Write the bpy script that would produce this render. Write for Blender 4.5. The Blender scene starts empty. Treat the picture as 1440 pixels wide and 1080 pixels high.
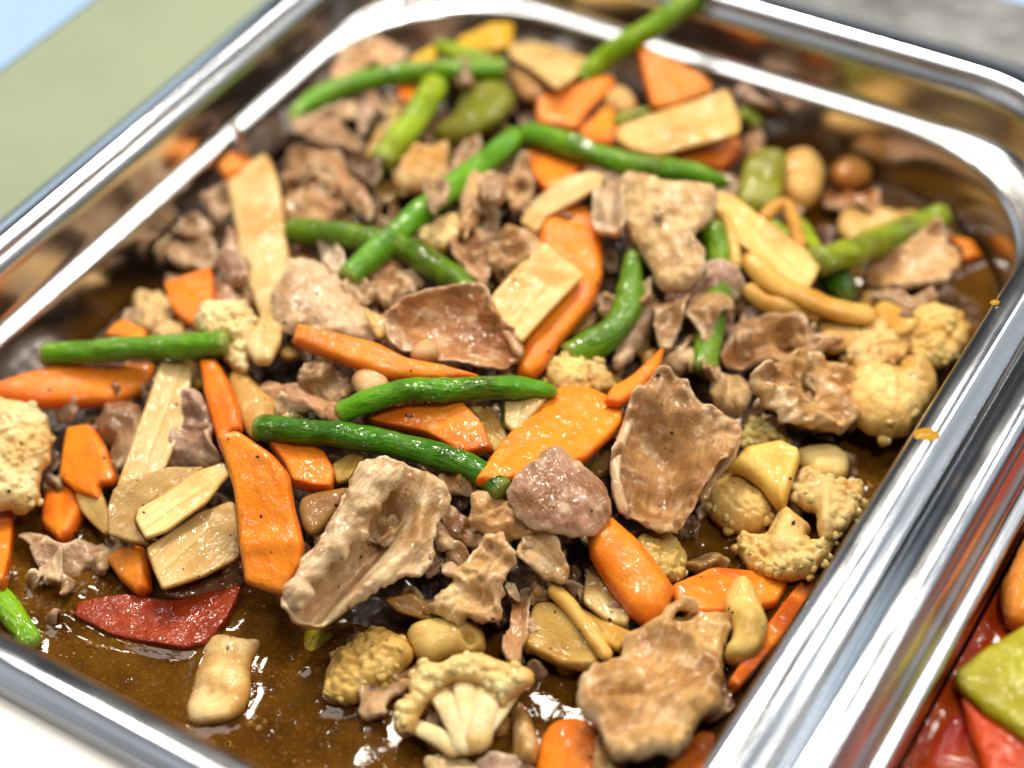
import bpy, math, random
import numpy as np
from mathutils import Vector, Matrix, noise, kdtree
from mathutils.geometry import delaunay_2d_cdt

random.seed(11)
SC = bpy.context.scene
COL = SC.collection

# ------------------------------------------------------------------ camera
# world: X along the short side of the pan, Y along its long side, Z up (metres); rim inner corner at x=0, y=0
F_PX, CX, CY = 2641.667, 720.0, 540.0
RIM_Z = 0.068                      # height of the pan rim above the counter
D1 = np.array([3045 - CX, -2205 - CY, F_PX]); D1 /= np.linalg.norm(D1)          # world Y in camera axes (right, down, forward)
D2 = -np.array([-4945 - CX, -1716 - CY, F_PX]); D2 /= np.linalg.norm(D2)        # world X
D3 = np.cross(D2, D1); D3 = D3 if D3[1] < 0 else -D3                            # world Z
CAM = np.array([0.33769, -0.15629, RIM_Z + 0.32927])

def ray(px, py):
    v = np.array([(px - CX) / F_PX, (py - CY) / F_PX, 1.0])
    return np.array([v @ D2, v @ D1, v @ D3])

# the sign of CAM follows from the pan corner seen at pixel (-389, 676)
_r = ray(-389, 676); CAM = np.array([0, 0, RIM_Z]) - _r * (-0.32927 / _r[2])

def at(px, py, z):
    r = ray(px, py); t = (z - CAM[2]) / r[2]
    return CAM + r * t

cam_data = bpy.data.cameras.new('camera'); cam = bpy.data.objects.new('camera', cam_data); COL.objects.link(cam)
right = np.array([D2[0], D1[0], D3[0]]); down = np.array([D2[1], D1[1], D3[1]]); fwd = np.array([D2[2], D1[2], D3[2]])
M = Matrix.Identity(4)
for i in range(3):
    M[i][0] = right[i]; M[i][1] = -down[i]; M[i][2] = -fwd[i]; M[i][3] = CAM[i]
cam.matrix_world = M
cam_data.sensor_width = 36.0; cam_data.lens = F_PX / 1440 * 36.0
cam_data.clip_start = 0.01; cam_data.clip_end = 50
cam_data.dof.use_dof = True
cam_data.dof.focus_distance = float((at(600, 740, 0.04) - CAM) @ fwd)
cam_data.dof.aperture_fstop = 4.6
SC.camera = cam

# ------------------------------------------------------------------ light
world = bpy.data.worlds.new('World'); SC.world = world; world.use_nodes = True
bg = world.node_tree.nodes['Background']
bg.inputs[0].default_value = (0.95, 0.97, 1.0, 1); bg.inputs[1].default_value = 0.05

def area(name, loc, target, sx, sy, power, color):
    l = bpy.data.lights.new(name, 'AREA'); l.shape = 'RECTANGLE'; l.size = sx; l.size_y = sy; l.energy = power; l.color = color
    o = bpy.data.objects.new(name, l); COL.objects.link(o); o.location = loc
    d = Vector(target) - Vector(loc); o.rotation_euler = d.to_track_quat('-Z', 'Y').to_euler()
    return o
PC = (0.12, 0.15, 0.05)
area('ceiling_and_fill_lamp', (-0.20, 0.75, 1.20), PC, 0.24, 0.24, 14.0, (1.0, 0.90, 0.76))
area('ceiling_and_fill_lamp', (0.60, -0.10, 1.35), PC, 0.22, 0.22, 5.0, (1.0, 0.90, 0.76))
area('ceiling_and_fill_lamp', (-0.24, 0.16, 1.30), PC, 0.40, 0.40, 3.6, (1.0, 0.93, 0.84))  # larger panel added overhead to lighten the dark band inside the back rim
for sx, sy, sz in ((0.30, 0.62, 1.25), (0.62, 0.95, 1.25), (0.95, 0.70, 1.25), (1.20, 1.25, 1.40), (0.05, 1.15, 1.25), (0.55, 1.55, 1.40), (-0.55, 0.25, 1.20), (0.95, 0.15, 1.25)):
    area('ceiling_spot_lamp', (sx, sy, sz), PC, 0.10, 0.10, 1.7, (1.0, 0.94, 0.86))
area('window_and_fill_lamp', (-1.5, 0.9, 0.75), PC, 1.1, 0.8, 3.0, (0.72, 0.86, 1.0))
area('window_and_fill_lamp', (1.3, 1.9, 1.45), PC, 2.0, 1.7, 6.0, (0.90, 0.95, 1.0))  # added soft panel ahead, gives the steel rims something bright to reflect
area('window_and_fill_lamp', (-1.15, -1.15, 1.5), PC, 1.6, 1.2, 3.4, (0.96, 0.97, 1.0))  # added fill panel, lightens the dark band along the front rim

SC.view_settings.view_transform = 'Standard'; SC.view_settings.look = 'None'
SC.view_settings.gamma = 1.0; SC.view_settings.exposure = 0.10
SC.view_settings.use_curve_mapping = False
SC.render.engine = 'CYCLES'
SC.cycles.max_bounces = 5; SC.cycles.diffuse_bounces = 2; SC.cycles.glossy_bounces = 3; SC.cycles.transmission_bounces = 3
SC.cycles.caustics_reflective = False; SC.cycles.caustics_refractive = False

# ------------------------------------------------------------------ node helpers
def new_mat(name):
    m = bpy.data.materials.new(name); m.use_nodes = True
    nt = m.node_tree; b = nt.nodes['Principled BSDF']
    return m, nt, b
def N(nt, typ, **kw):
    n = nt.nodes.new(typ)
    for k, v in kw.items():
        if k.startswith('i_'):
            key = k[2:].replace('_', ' ')
            n.inputs[key].default_value = v
        else: setattr(n, k, v)
    return n
def L(nt, a, b): nt.links.new(a, b)
def ramp(nt, fac, stops, interp='LINEAR'):
    r = nt.nodes.new('ShaderNodeValToRGB'); cr = r.color_ramp; cr.interpolation = interp
    while len(cr.elements) < len(stops): cr.elements.new(0.5)
    for e, (p, c) in zip(cr.elements, stops):
        e.position = p; e.color = (c[0], c[1], c[2], 1) if not isinstance(c, (int, float)) else (c, c, c, 1)
    L(nt, fac, r.inputs[0]); return r.outputs[0]
def mix(nt, fac, a, b, mode='MIX'):
    m = nt.nodes.new('ShaderNodeMix'); m.data_type = 'RGBA'; m.blend_type = mode
    for s, v in ((0, fac), (6, a), (7, b)):
        if hasattr(v, 'links'): L(nt, v, m.inputs[s])
        elif s == 0: m.inputs[0].default_value = v
        else: m.inputs[s].default_value = (v[0], v[1], v[2], 1)
    return m.outputs[2]
def math_(nt, op, a, b=None):
    m = nt.nodes.new('ShaderNodeMath'); m.operation = op
    for i, v in enumerate((a, b)):
        if v is None: continue
        if hasattr(v, 'links'): L(nt, v, m.inputs[i])
        else: m.inputs[i].default_value = v
    return m.outputs[0]
def tex(nt, vec, scale, detail=3, rough=0.55, dist=0.0):
    n = N(nt, 'ShaderNodeTexNoise'); n.inputs['Scale'].default_value = scale; n.inputs['Detail'].default_value = detail
    n.inputs['Roughness'].default_value = rough; n.inputs['Distortion'].default_value = dist
    L(nt, vec, n.inputs['Vector']); return n.outputs['Fac']
def vor(nt, vec, scale, feature='F1', out='Distance'):
    n = N(nt, 'ShaderNodeTexVoronoi'); n.feature = feature; n.inputs['Scale'].default_value = scale
    L(nt, vec, n.inputs['Vector']); return n.outputs[out]
def bump(nt, h, strength, dist, nrm=None):
    b = N(nt, 'ShaderNodeBump'); b.inputs['Strength'].default_value = strength; b.inputs['Distance'].default_value = dist
    L(nt, h, b.inputs['Height'])
    if nrm is not None: L(nt, nrm, b.inputs['Normal'])
    return b.outputs[0]
def coords(nt):
    """object coordinates shifted by the object's own random number, so no two pieces share a pattern"""
    tc = N(nt, 'ShaderNodeTexCoord'); oi = N(nt, 'ShaderNodeObjectInfo')
    mul = math_(nt, 'MULTIPLY', oi.outputs['Random'], 7.3)
    va = N(nt, 'ShaderNodeVectorMath', operation='ADD'); L(nt, tc.outputs['Object'], va.inputs[0])
    cb = N(nt, 'ShaderNodeCombineXYZ'); L(nt, mul, cb.inputs[0]); L(nt, mul, cb.inputs[2]); L(nt, cb.outputs[0], va.inputs[1])
    return va.outputs[0], tc, oi
def specks(nt, vec, scale, size, thr):
    """sparse pepper specks: small voronoi dots, most of them masked away"""
    nz = N(nt, 'ShaderNodeTexNoise'); nz.inputs['Scale'].default_value = scale * 4; L(nt, vec, nz.inputs['Vector'])
    va = N(nt, 'ShaderNodeVectorMath', operation='MULTIPLY_ADD'); L(nt, nz.outputs['Color'], va.inputs[0]); va.inputs[1].default_value = (0.5 / scale,) * 3; L(nt, vec, va.inputs[2])
    n = N(nt, 'ShaderNodeTexVoronoi'); n.inputs['Scale'].default_value = scale; L(nt, va.outputs[0], n.inputs['Vector'])
    sep = N(nt, 'ShaderNodeSeparateColor'); L(nt, n.outputs['Color'], sep.inputs[0])
    dot = math_(nt, 'LESS_THAN', n.outputs['Distance'], math_(nt, 'MULTIPLY', sep.outputs[1], size))
    keep = math_(nt, 'GREATER_THAN', sep.outputs[0], thr)
    return math_(nt, 'MULTIPLY', dot, keep)
def attr(nt, name):
    a = N(nt, 'ShaderNodeAttribute'); a.attribute_name = name; return a.outputs['Fac']
def wet(nt, b, vec, base_rough, coat, coat_rough, drop_scale=420, drop=0.35):
    """thin film of gravy: an uneven clear coat that breaks the lamps into small glints"""
    b.inputs['Roughness'].default_value = base_rough; b.inputs['Specular IOR Level'].default_value = 0.12
    cw = ramp(nt, tex(nt, vec, 95, 3), [(0.36, 0.25), (0.58, 1.0)])
    L(nt, math_(nt, 'MULTIPLY', cw, coat), b.inputs['Coat Weight']); b.inputs['Coat Roughness'].default_value = coat_rough; b.inputs['Coat IOR'].default_value = 1.42
    h = math_(nt, 'ADD', tex(nt, vec, drop_scale, 2, 0.5), math_(nt, 'MULTIPLY', tex(nt, vec, drop_scale * 0.36, 1), 1.8))
    L(nt, bump(nt, h, drop, 0.0030), b.inputs['Coat Normal'])

def soak(nt, vec, c):
    """gravy that has soaked into whatever lies in it, up to an uneven tide line"""
    g = N(nt, 'ShaderNodeNewGeometry'); sp = N(nt, 'ShaderNodeSeparateXYZ'); L(nt, g.outputs['Position'], sp.inputs[0])
    up = math_(nt, 'SUBTRACT', sp.outputs[2], 0.0215)
    lvl = math_(nt, 'ADD', math_(nt, 'MULTIPLY', up, 150.0), math_(nt, 'MULTIPLY', tex(nt, vec, 130, 3, 0.6), -1.6))
    f = ramp(nt, math_(nt, 'ADD', lvl, 0.85), [(0.0, 0.85), (0.75, 0.0)])
    return mix(nt, f, c, mix(nt, 1.0, c, (0.50, 0.27, 0.10), 'MULTIPLY'))
def sss(b, w, rad):
    b.inputs['Subsurface Weight'].default_value = w; b.inputs['Subsurface Radius'].default_value = rad; b.inputs['Subsurface Scale'].default_value = 1.0

# ------------------------------------------------------------------ materials
MAT = {}
def meat_material():
    m, nt, b = new_mat('cooked_pork'); v, tc, oi = coords(nt)
    base = oi.outputs['Color']; uv = N(nt, 'ShaderNodeUVMap').outputs[0]
    mp = N(nt, 'ShaderNodeMapping'); L(nt, uv, mp.inputs[0]); mp.inputs['Scale'].default_value = (130, 620, 1)
    va = N(nt, 'ShaderNodeVectorMath', operation='ADD'); L(nt, mp.outputs[0], va.inputs[0]); L(nt, v, va.inputs[1])
    grain = tex(nt, va.outputs[0], 1.0, 3, 0.6, 1.2)
    n1 = tex(nt, v, 60, 3, 0.55, 0.8); n2 = tex(nt, v, 150, 3, 0.6)
    glaze = mix(nt, 1.0, base, (0.48, 0.33, 0.19), 'MULTIPLY'); pink = mix(nt, 1.0, base, (0.92, 0.80, 0.84), 'MULTIPLY')
    fat = mix(nt, 0.7, base, (0.84, 0.70, 0.48))
    c = mix(nt, ramp(nt, tex(nt, v, 42, 2), [(0.46, 0.0), (0.62, 0.8)]), base, pink)
    c = mix(nt, math_(nt, 'MULTIPLY', ramp(nt, grain, [(0.42, 0.0), (0.64, 1.0)]), 0.50), c, glaze)
    c = mix(nt, ramp(nt, n1, [(0.45, 0.0), (0.66, 0.9)]), c, glaze)
    c = mix(nt, ramp(nt, n2, [(0.55, 0.0), (0.70, 0.7)]), c, fat)
    e = ramp(nt, attr(nt, 'edge'), [(0.0, 0.8), (0.30, 0.0)])
    c = mix(nt, math_(nt, 'MULTIPLY', e, ramp(nt, tex(nt, v, 38, 2), [(0.40, 1.0), (0.58, 0.0)])), c, fat)
    L(nt, soak(nt, v, c), b.inputs['Base Color'])
    sss(b, 0.40, (0.0022, 0.0012, 0.0006))
    wet(nt, b, v, 0.50, 1.0, 0.06, 300, 0.55)
    b.inputs['Coat IOR'].default_value = 1.52
    h = math_(nt, 'ADD', math_(nt, 'MULTIPLY', grain, 0.9), math_(nt, 'MULTIPLY', tex(nt, v, 560, 3, 0.65), 1.1))
    L(nt, bump(nt, h, 0.42, 0.0011), b.inputs['Normal'])
    return m
def carrot_material():
    m, nt, b = new_mat('cooked_carrot'); v, tc, oi = coords(nt); base = oi.outputs['Color']
    c = mix(nt, ramp(nt, tex(nt, v, 60, 3), [(0.38, 0.0), (0.62, 1.0)]), base, (0.88, 0.29, 0.018))
    uv = N(nt, 'ShaderNodeUVMap').outputs[0]; mp = N(nt, 'ShaderNodeMapping'); L(nt, uv, mp.inputs[0]); mp.inputs['Scale'].default_value = (60, 420, 1)
    va = N(nt, 'ShaderNodeVectorMath', operation='ADD'); L(nt, mp.outputs[0], va.inputs[0]); L(nt, v, va.inputs[1]); streak = tex(nt, va.outputs[0], 1.0, 3, 0.6, 0.5)
    c = mix(nt, ramp(nt, attr(nt, 'edge'), [(0.55, 0.0), (1.0, 0.55)]), c, (0.90, 0.29, 0.016))
    c = mix(nt, ramp(nt, streak, [(0.45, 0.0), (0.75, 0.4)]), c, (0.66, 0.13, 0.004))
    c = mix(nt, ramp(nt, attr(nt, 'edge'), [(0.0, 0.8), (0.22, 0.0)]), c, (0.62, 0.095, 0.004))
    c = mix(nt, ramp(nt, tex(nt, v, 150, 4, 0.65), [(0.54, 0.0), (0.74, 0.45)]), c, (0.42, 0.115, 0.015))
    c = mix(nt, specks(nt, v, 230, 0.16, 0.93), c, (0.04, 0.015, 0.005))
    L(nt, soak(nt, v, c), b.inputs['Base Color'])
    sss(b, 0.4, (0.0035, 0.0012, 0.0003))
    wet(nt, b, v, 0.45, 1.0, 0.05, 300, 0.55)
    h = math_(nt, 'ADD', tex(nt, v, 480, 3, 0.6), math_(nt, 'MULTIPLY', streak, 0.8))
    L(nt, bump(nt, h, 0.35, 0.0009), b.inputs['Normal'])
    return m
def bean_material():
    m, nt, b = new_mat('cooked_green_bean'); v, tc, oi = coords(nt); base = oi.outputs['Color']
    uv = N(nt, 'ShaderNodeUVMap').outputs[0]
    c = mix(nt, ramp(nt, tex(nt, v, 85, 3), [(0.35, 0.0), (0.68, 0.9)]), base, mix(nt, 1.0, base, (2.0, 1.45, 1.2), 'MULTIPLY'))
    c = mix(nt, ramp(nt, tex(nt, v, 70, 4, 0.7), [(0.50, 0.0), (0.66, 0.85)]), c, mix(nt, 1.0, base, (0.75, 0.42, 0.6), 'MULTIPLY'))
    c = mix(nt, ramp(nt, tex(nt, v, 240, 3, 0.7), [(0.60, 0.0), (0.72, 0.6)]), c, (0.24, 0.33, 0.03))
    c = mix(nt, ramp(nt, attr(nt, 'edge'), [(0.0, 0.85), (0.35, 0.0)]), c, (0.30, 0.34, 0.06))
    c = mix(nt, specks(nt, v, 230, 0.16, 0.93), c, (0.05, 0.03, 0.01))
    L(nt, soak(nt, v, c), b.inputs['Base Color'])
    wet(nt, b, v, 0.36, 1.0, 0.06, 260, 0.45)
    mp = N(nt, 'ShaderNodeMapping'); L(nt, uv, mp.inputs[0]); mp.inputs['Scale'].default_value = (160, 520, 1)
    h = math_(nt, 'ADD', math_(nt, 'MULTIPLY', tex(nt, mp.outputs[0], 1.0, 3, 0.6, 0.8), 1.2), math_(nt, 'MULTIPLY', tex(nt, v, 240, 3), 0.8))
    L(nt, bump(nt, h, 0.6, 0.0013), b.inputs['Normal'])
    return m
def cauli_material():
    m, nt, b = new_mat('cooked_cauliflower'); v, tc, oi = coords(nt); base = oi.outputs['Color']
    n1 = tex(nt, v, 70, 4, 0.6)
    c = mix(nt, ramp(nt, n1, [(0.45, 0.0), (0.70, 0.85)]), base, mix(nt, 1.0, base, (0.72, 0.50, 0.22), 'MULTIPLY'))
    c = mix(nt, ramp(nt, attr(nt, 'edge'), [(0.0, 0.65), (0.30, 0.0)]), c, mix(nt, 1.0, base, (0.75, 0.52, 0.24), 'MULTIPLY'))
    c = mix(nt, ramp(nt, tex(nt, v, 120, 5, 0.7), [(0.64, 0.0), (0.76, 0.8)]), c, (0.20, 0.085, 0.02))
    c = mix(nt, specks(nt, v, 230, 0.16, 0.93), c, (0.04, 0.02, 0.01))
    L(nt, soak(nt, v, c), b.inputs['Base Color'])
    sss(b, 0.35, (0.003, 0.002, 0.0008))
    wet(nt, b, v, 0.48, 1.0, 0.06, 330, 0.6)
    h = math_(nt, 'ADD', tex(nt, v, 420, 4, 0.6), math_(nt, 'MULTIPLY', vor(nt, v, 330, 'F1'), -0.5))
    L(nt, bump(nt, h, 0.45, 0.0011), b.inputs['Normal'])
    return m
def onion_material(name='cooked_leek', stripe=1.0):
    m, nt, b = new_mat(name); v, tc, oi = coords(nt); base = oi.outputs['Color']
    uv = N(nt, 'ShaderNodeUVMap').outputs[0]
    mp = N(nt, 'ShaderNodeMapping'); L(nt, uv, mp.inputs[0]); mp.inputs['Scale'].default_value = (28, 900, 1)
    mp2 = N(nt, 'ShaderNodeMapping'); L(nt, uv, mp2.inputs[0]); mp2.inputs['Scale'].default_value = (12, 330, 1)
    s1 = tex(nt, mp.outputs[0], 1.0, 2); s2 = tex(nt, mp2.outputs[0], 1.0, 2)
    st = math_(nt, 'ADD', math_(nt, 'MULTIPLY', s1, 0.5), math_(nt, 'MULTIPLY', s2, 0.5))
    c = mix(nt, math_(nt, 'MULTIPLY', ramp(nt, st, [(0.40, 0.0), (0.62, 1.0)]), 0.75 * stripe), base, mix(nt, 1.0, base, (0.70, 0.55, 0.30), 'MULTIPLY'))
    c = mix(nt, ramp(nt, tex(nt, v, 65, 4, 0.6), [(0.46, 0.0), (0.66, 0.85)]), c, mix(nt, 1.0, base, (0.72, 0.52, 0.26), 'MULTIPLY'))
    c = mix(nt, ramp(nt, attr(nt, 'edge'), [(0.0, 0.6), (0.2, 0.0)]), c, mix(nt, 1.0, base, (0.70, 0.50, 0.24), 'MULTIPLY'))
    c = mix(nt, specks(nt, v, 230, 0.16, 0.93), c, (0.04, 0.02, 0.01))
    L(nt, soak(nt, v, c), b.inputs['Base Color'])
    sss(b, 0.35, (0.003, 0.002, 0.0008))
    wet(nt, b, v, 0.42, 1.0, 0.05, 300, 0.5)
    h = math_(nt, 'ADD', math_(nt, 'MULTIPLY', st, 1.6 * stripe), math_(nt, 'MULTIPLY', tex(nt, v, 420, 3), 0.6))
    L(nt, bump(nt, h, 0.5, 0.0010), b.inputs['Normal'])
    return m
def pepper_material():
    m, nt, b = new_mat('cooked_bell_pepper'); v, tc, oi = coords(nt); base = oi.outputs['Color']
    c = mix(nt, ramp(nt, tex(nt, v, 60, 3), [(0.4, 0.0), (0.7, 0.7)]), base, mix(nt, 1.0, base, (0.55, 0.40, 0.3), 'MULTIPLY'))
    c = mix(nt, specks(nt, v, 230, 0.16, 0.93), c, (0.04, 0.02, 0.01))
    L(nt, soak(nt, v, c), b.inputs['Base Color'])
    wet(nt, b, v, 0.40, 1.0, 0.05, 260, 0.6)
    h = math_(nt, 'ADD', tex(nt, v, 260, 3), math_(nt, 'MULTIPLY', vor(nt, v, 520, 'F1'), 0.6))
    L(nt, bump(nt, h, 0.5, 0.0010), b.inputs['Normal'])
    return m
def gravy_material(name, c0, c1, c2):
    m, nt, b = new_mat(name); tc = N(nt, 'ShaderNodeTexCoord'); v = tc.outputs['Object']
    c = mix(nt, ramp(nt, tex(nt, v, 55, 4, 0.6), [(0.35, 0.0), (0.68, 1.0)]), c0, c1)
    c = mix(nt, ramp(nt, tex(nt, v, 900, 3, 0.7), [(0.55, 0.0), (0.75, 0.55)]), c, c2)
    c = mix(nt, specks(nt, v, 230, 0.22, 0.8), c, c2)
    c = mix(nt, specks(nt, v, 230, 0.16, 0.93), c, (0.01, 0.005, 0.003))
    L(nt, c, b.inputs['Base Color'])
    b.inputs['Roughness'].default_value = 0.06; b.inputs['IOR'].default_value = 1.34
    h = math_(nt, 'ADD', math_(nt, 'MULTIPLY', tex(nt, v, 60, 3, 0.5, 1.2), 1.0), math_(nt, 'MULTIPLY', ramp(nt, tex(nt, v, 330, 3), [(0.58, 0.0), (0.8, 1.0)]), 0.18))
    L(nt, bump(nt, h, 0.16, 0.0018), b.inputs['Normal'])
    return m
def mound_material():
    m, nt, b = new_mat('gravy_soaked_shreds'); tc = N(nt, 'ShaderNodeTexCoord'); v = tc.outputs['Object']
    c = ramp(nt, tex(nt, v, 95, 5, 0.65), [(0.36, (0.016, 0.006, 0.002)), (0.52, (0.075, 0.030, 0.009)), (0.68, (0.20, 0.10, 0.035))])
    L(nt, c, b.inputs['Base Color']); b.inputs['Roughness'].default_value = 0.35
    b.inputs['Coat Weight'].default_value = 0.6; b.inputs['Coat Roughness'].default_value = 0.12
    h = math_(nt, 'ADD', tex(nt, v, 260, 5, 0.65), math_(nt, 'MULTIPLY', vor(nt, v, 260, 'F1'), 0.6))
    L(nt, bump(nt, h, 0.9, 0.002), b.inputs['Normal'])
    return m
def steel_material(name, col=(0.74, 0.75, 0.77), r0=0.10, r1=0.20, smear=0.0):
    m, nt, b = new_mat(name); tc = N(nt, 'ShaderNodeTexCoord'); v = tc.outputs['Object']
    b.inputs['Metallic'].default_value = 1.0
    cc = ramp(nt, tex(nt, v, 40, 4, 0.6), [(0.3, [x * 0.86 for x in col]), (0.7, col)])
    L(nt, cc, b.inputs['Base Color'])
    mp = N(nt, 'ShaderNodeMapping'); L(nt, v, mp.inputs[0]); mp.inputs['Scale'].default_value = (1, 1, 14)
    r = ramp(nt, tex(nt, mp.outputs[0], 60, 4, 0.6), [(0.3, r0), (0.75, r1)]); L(nt, r, b.inputs['Roughness'])
    L(nt, bump(nt, tex(nt, mp.outputs[0], 130, 2, 0.5), 0.012, 0.0005), b.inputs['Normal'])
    return m
def plain(name, col, rough, var=0.08, scale=30):
    m, nt, b = new_mat(name); tc = N(nt, 'ShaderNodeTexCoord'); v = tc.outputs['Object']
    c = ramp(nt, tex(nt, v, scale, 4), [(0.3, [x * (1 - var) for x in col]), (0.7, [min(1, x * (1 + var)) for x in col])])
    L(nt, c, b.inputs['Base Color']); b.inputs['Roughness'].default_value = rough
    L(nt, bump(nt, tex(nt, v, scale * 12, 3), 0.15, 0.0008), b.inputs['Normal'])
    return m
MAT['meat'] = meat_material(); MAT['carrot'] = carrot_material(); MAT['bean'] = bean_material(); MAT['cauli'] = cauli_material()
MAT['leek'] = onion_material(); MAT['onion'] = onion_material('cooked_onion', 0.25); MAT['pepper'] = pepper_material(); MAT['bamboo'] = onion_material('cooked_bamboo', 0.65)
MAT['gravy'] = gravy_material('brown_gravy', (0.058, 0.021, 0.0022), (0.150, 0.062, 0.0065), (0.32, 0.16, 0.02))
MAT['red_gravy'] = gravy_material('red_gravy', (0.26, 0.022, 0.003), (0.40, 0.055, 0.005), (0.5, 0.12, 0.015))
MAT['mound'] = mound_material()
def flake_material():
    m, nt, b = new_mat('black_pepper'); tc = N(nt, 'ShaderNodeTexCoord')
    L(nt, ramp(nt, tex(nt, tc.outputs['Object'], 220, 2), [(0.4, (0.012, 0.006, 0.004)), (0.55, (0.05, 0.02, 0.008)), (0.62, (0.16, 0.07, 0.02))]), b.inputs['Base Color']); b.inputs['Roughness'].default_value = 0.35
    return m
MAT['flake'] = flake_material()
MAT['steel'] = steel_material('polished_steel', (0.80, 0.80, 0.80), 0.16, 0.26)
MAT['steel_rim'] = steel_material('worn_polished_steel', (0.62, 0.65, 0.69), 0.11, 0.19)
MAT['steel_matt'] = steel_material('brushed_steel', (0.55, 0.57, 0.58), 0.28, 0.4)
MAT['white'] = plain('white_laminate', (0.80, 0.80, 0.78), 0.35, 0.02)
MAT['olive'] = plain('olive_laminate', (0.27, 0.32, 0.205), 0.6, 0.05)
MAT['blue'] = plain('pale_blue_laminate', (0.30, 0.46, 0.70), 0.5, 0.03)
MAT['bead'] = gravy_material('amber_oil', (0.16, 0.065, 0.006), (0.22, 0.10, 0.010), (0.30, 0.16, 0.02))
MAT['oil'] = gravy_material('oily_splash', (0.40, 0.19, 0.012), (0.58, 0.31, 0.02), (0.6, 0.4, 0.1))

# ------------------------------------------------------------------ mesh helpers
def mesh_obj(name, verts, faces, mat, smooth=True, origin=None, parent=None, edge=None, uv=None):
    V = np.asarray(verts, dtype=float)
    o0 = np.zeros(3) if origin is None else np.asarray(origin, dtype=float)
    me = bpy.data.meshes.new(name); me.from_pydata((V - o0).tolist(), [], faces); me.update()
    if smooth: me.polygons.foreach_set('use_smooth', [True] * len(me.polygons))
    if edge is not None:
        a = me.attributes.new('edge', 'FLOAT', 'POINT'); a.data.foreach_set('value', np.asarray(edge, dtype=np.float32))
    if uv is not None:
        lay = me.uv_layers.new(name='UVMap'); li = np.empty(len(me.loops), dtype=np.int32); me.loops.foreach_get('vertex_index', li)
        lay.data.foreach_set('uv', np.asarray(uv, dtype=np.float32)[li].ravel())
    if mat is not None: me.materials.append(mat)
    ob = bpy.data.objects.new(name, me); COL.objects.link(ob)
    ob.location = o0
    if parent is not None: ob.parent = parent
    return ob
def tag(o, label=None, cat=None, group=None, kind=None):
    if label: o['label'] = label
    if cat: o['category'] = cat
    if group: o['group'] = group
    if kind: o['kind'] = kind
    return o

# ------------------------------------------------------------------ counter
def slab(name, x0, x1, y0, y1, z, mat, kind='structure', th=0.004):
    v = [(x0, y0, z - th), (x1, y0, z - th), (x1, y1, z - th), (x0, y1, z - th), (x0, y0, z), (x1, y0, z), (x1, y1, z), (x0, y1, z)]
    f = [(3, 2, 1, 0), (4, 5, 6, 7), (0, 1, 5, 4), (1, 2, 6, 5), (2, 3, 7, 6), (3, 0, 4, 7)]
    o = mesh_obj(name, v, f, mat, smooth=False, origin=((x0 + x1) / 2, (y0 + y1) / 2, z - th))
    if kind: o['kind'] = kind
    return o
PW, PL = 0.2432, 0.2994            # rim opening
BLUE_X = 0.5 * (at(130, 0, RIM_Z - 0.0062)[0] + at(0, 105, RIM_Z - 0.0062)[0])
CT = RIM_Z - 0.0062                 # the trays hang by their rims in the counter
slab('counter', -0.6, 1.2, -0.6, -0.0105, CT, MAT['white'], th=0.03)
slab('counter', -0.6, 1.2, -0.6, 1.4, -0.006, MAT['white'], th=0.02)
o = slab('counter_panel', BLUE_X, -0.0105, -0.0100, 1.2, CT, MAT['olive'], None, th=0.03)
tag(o, 'olive green counter panel beside the steel tray', 'counter panel')
o = slab('counter_panel', -0.60, BLUE_X - 0.001, -0.0100, 1.2, CT, MAT['blue'], None, th=0.03)
tag(o, 'pale blue counter panel beyond the olive green one', 'counter panel')

# ------------------------------------------------------------------ trays
def loop(o, z, rad, nseg=12):
    """closed rounded rectangle: o = outward offset from the rim opening"""
    x0, x1, y0, y1 = -o, PW + o, -o, PL + o
    pts = []
    for cx, cy, a0 in ((x1 - rad, y0 + rad, -90), (x1 - rad, y1 - rad, 0), (x0 + rad, y1 - rad, 90), (x0 + rad, y0 + rad, 180)):
        for k in range(nseg + 1):
            a = math.radians(a0 + 90 * k / nseg); pts.append((cx + rad * math.cos(a), cy + rad * math.sin(a), RIM_Z + z))
    return pts
RR = 0.040
RIM_PROFILE = [(0.0112, -0.0052, RR + .011), (0.0117, -0.0046, RR + .012), (0.0119, -0.0036, RR + .012), (0.0116, -0.0027, RR + .0118), (0.0109, -0.0021, RR + .011),
               (0.0100, -0.0019, RR + .0103), (0.0092, -0.0015, RR + .0095), (0.0084, -0.0008, RR + .0087), (0.0074, -0.0002, RR + .0078), (0.0062, 0.0000, RR + .0066),
               (0.0046, 0.0001, RR + .005), (0.0032, 0.00005, RR + .0036), (0.0020, -0.0002, RR + .0024), (0.0011, -0.0008, RR + .0016), (0.0005, -0.0017, RR + .001), (0.0002, -0.0030, RR + .0007)]
BASIN_PROFILE = [(0.0002, -0.0030, RR + .0007), (-0.0004, -0.010, RR + .001), (-0.0008, -0.0180, RR + .002), (-0.0010, -0.0200, RR + .003), (-0.0015, -0.0213, RR + .005), (-0.0024, -0.0220, RR + .009),
                 (-0.0034, -0.0223, RR + .013), (-0.0044, -0.0227, RR + .0155), (-0.0051, -0.0235, RR + .016), (-0.0054, -0.0250, RR + .016), (-0.0058, -0.036, RR + .015), (-0.0065, -0.054, RR + .013),
                 (-0.0078, -0.0600, RR + .011), (-0.0105, -0.0640, RR + .009), (-0.0150, -0.0655, RR + .005), (-0.05, -0.0658, 0.02)]
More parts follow.
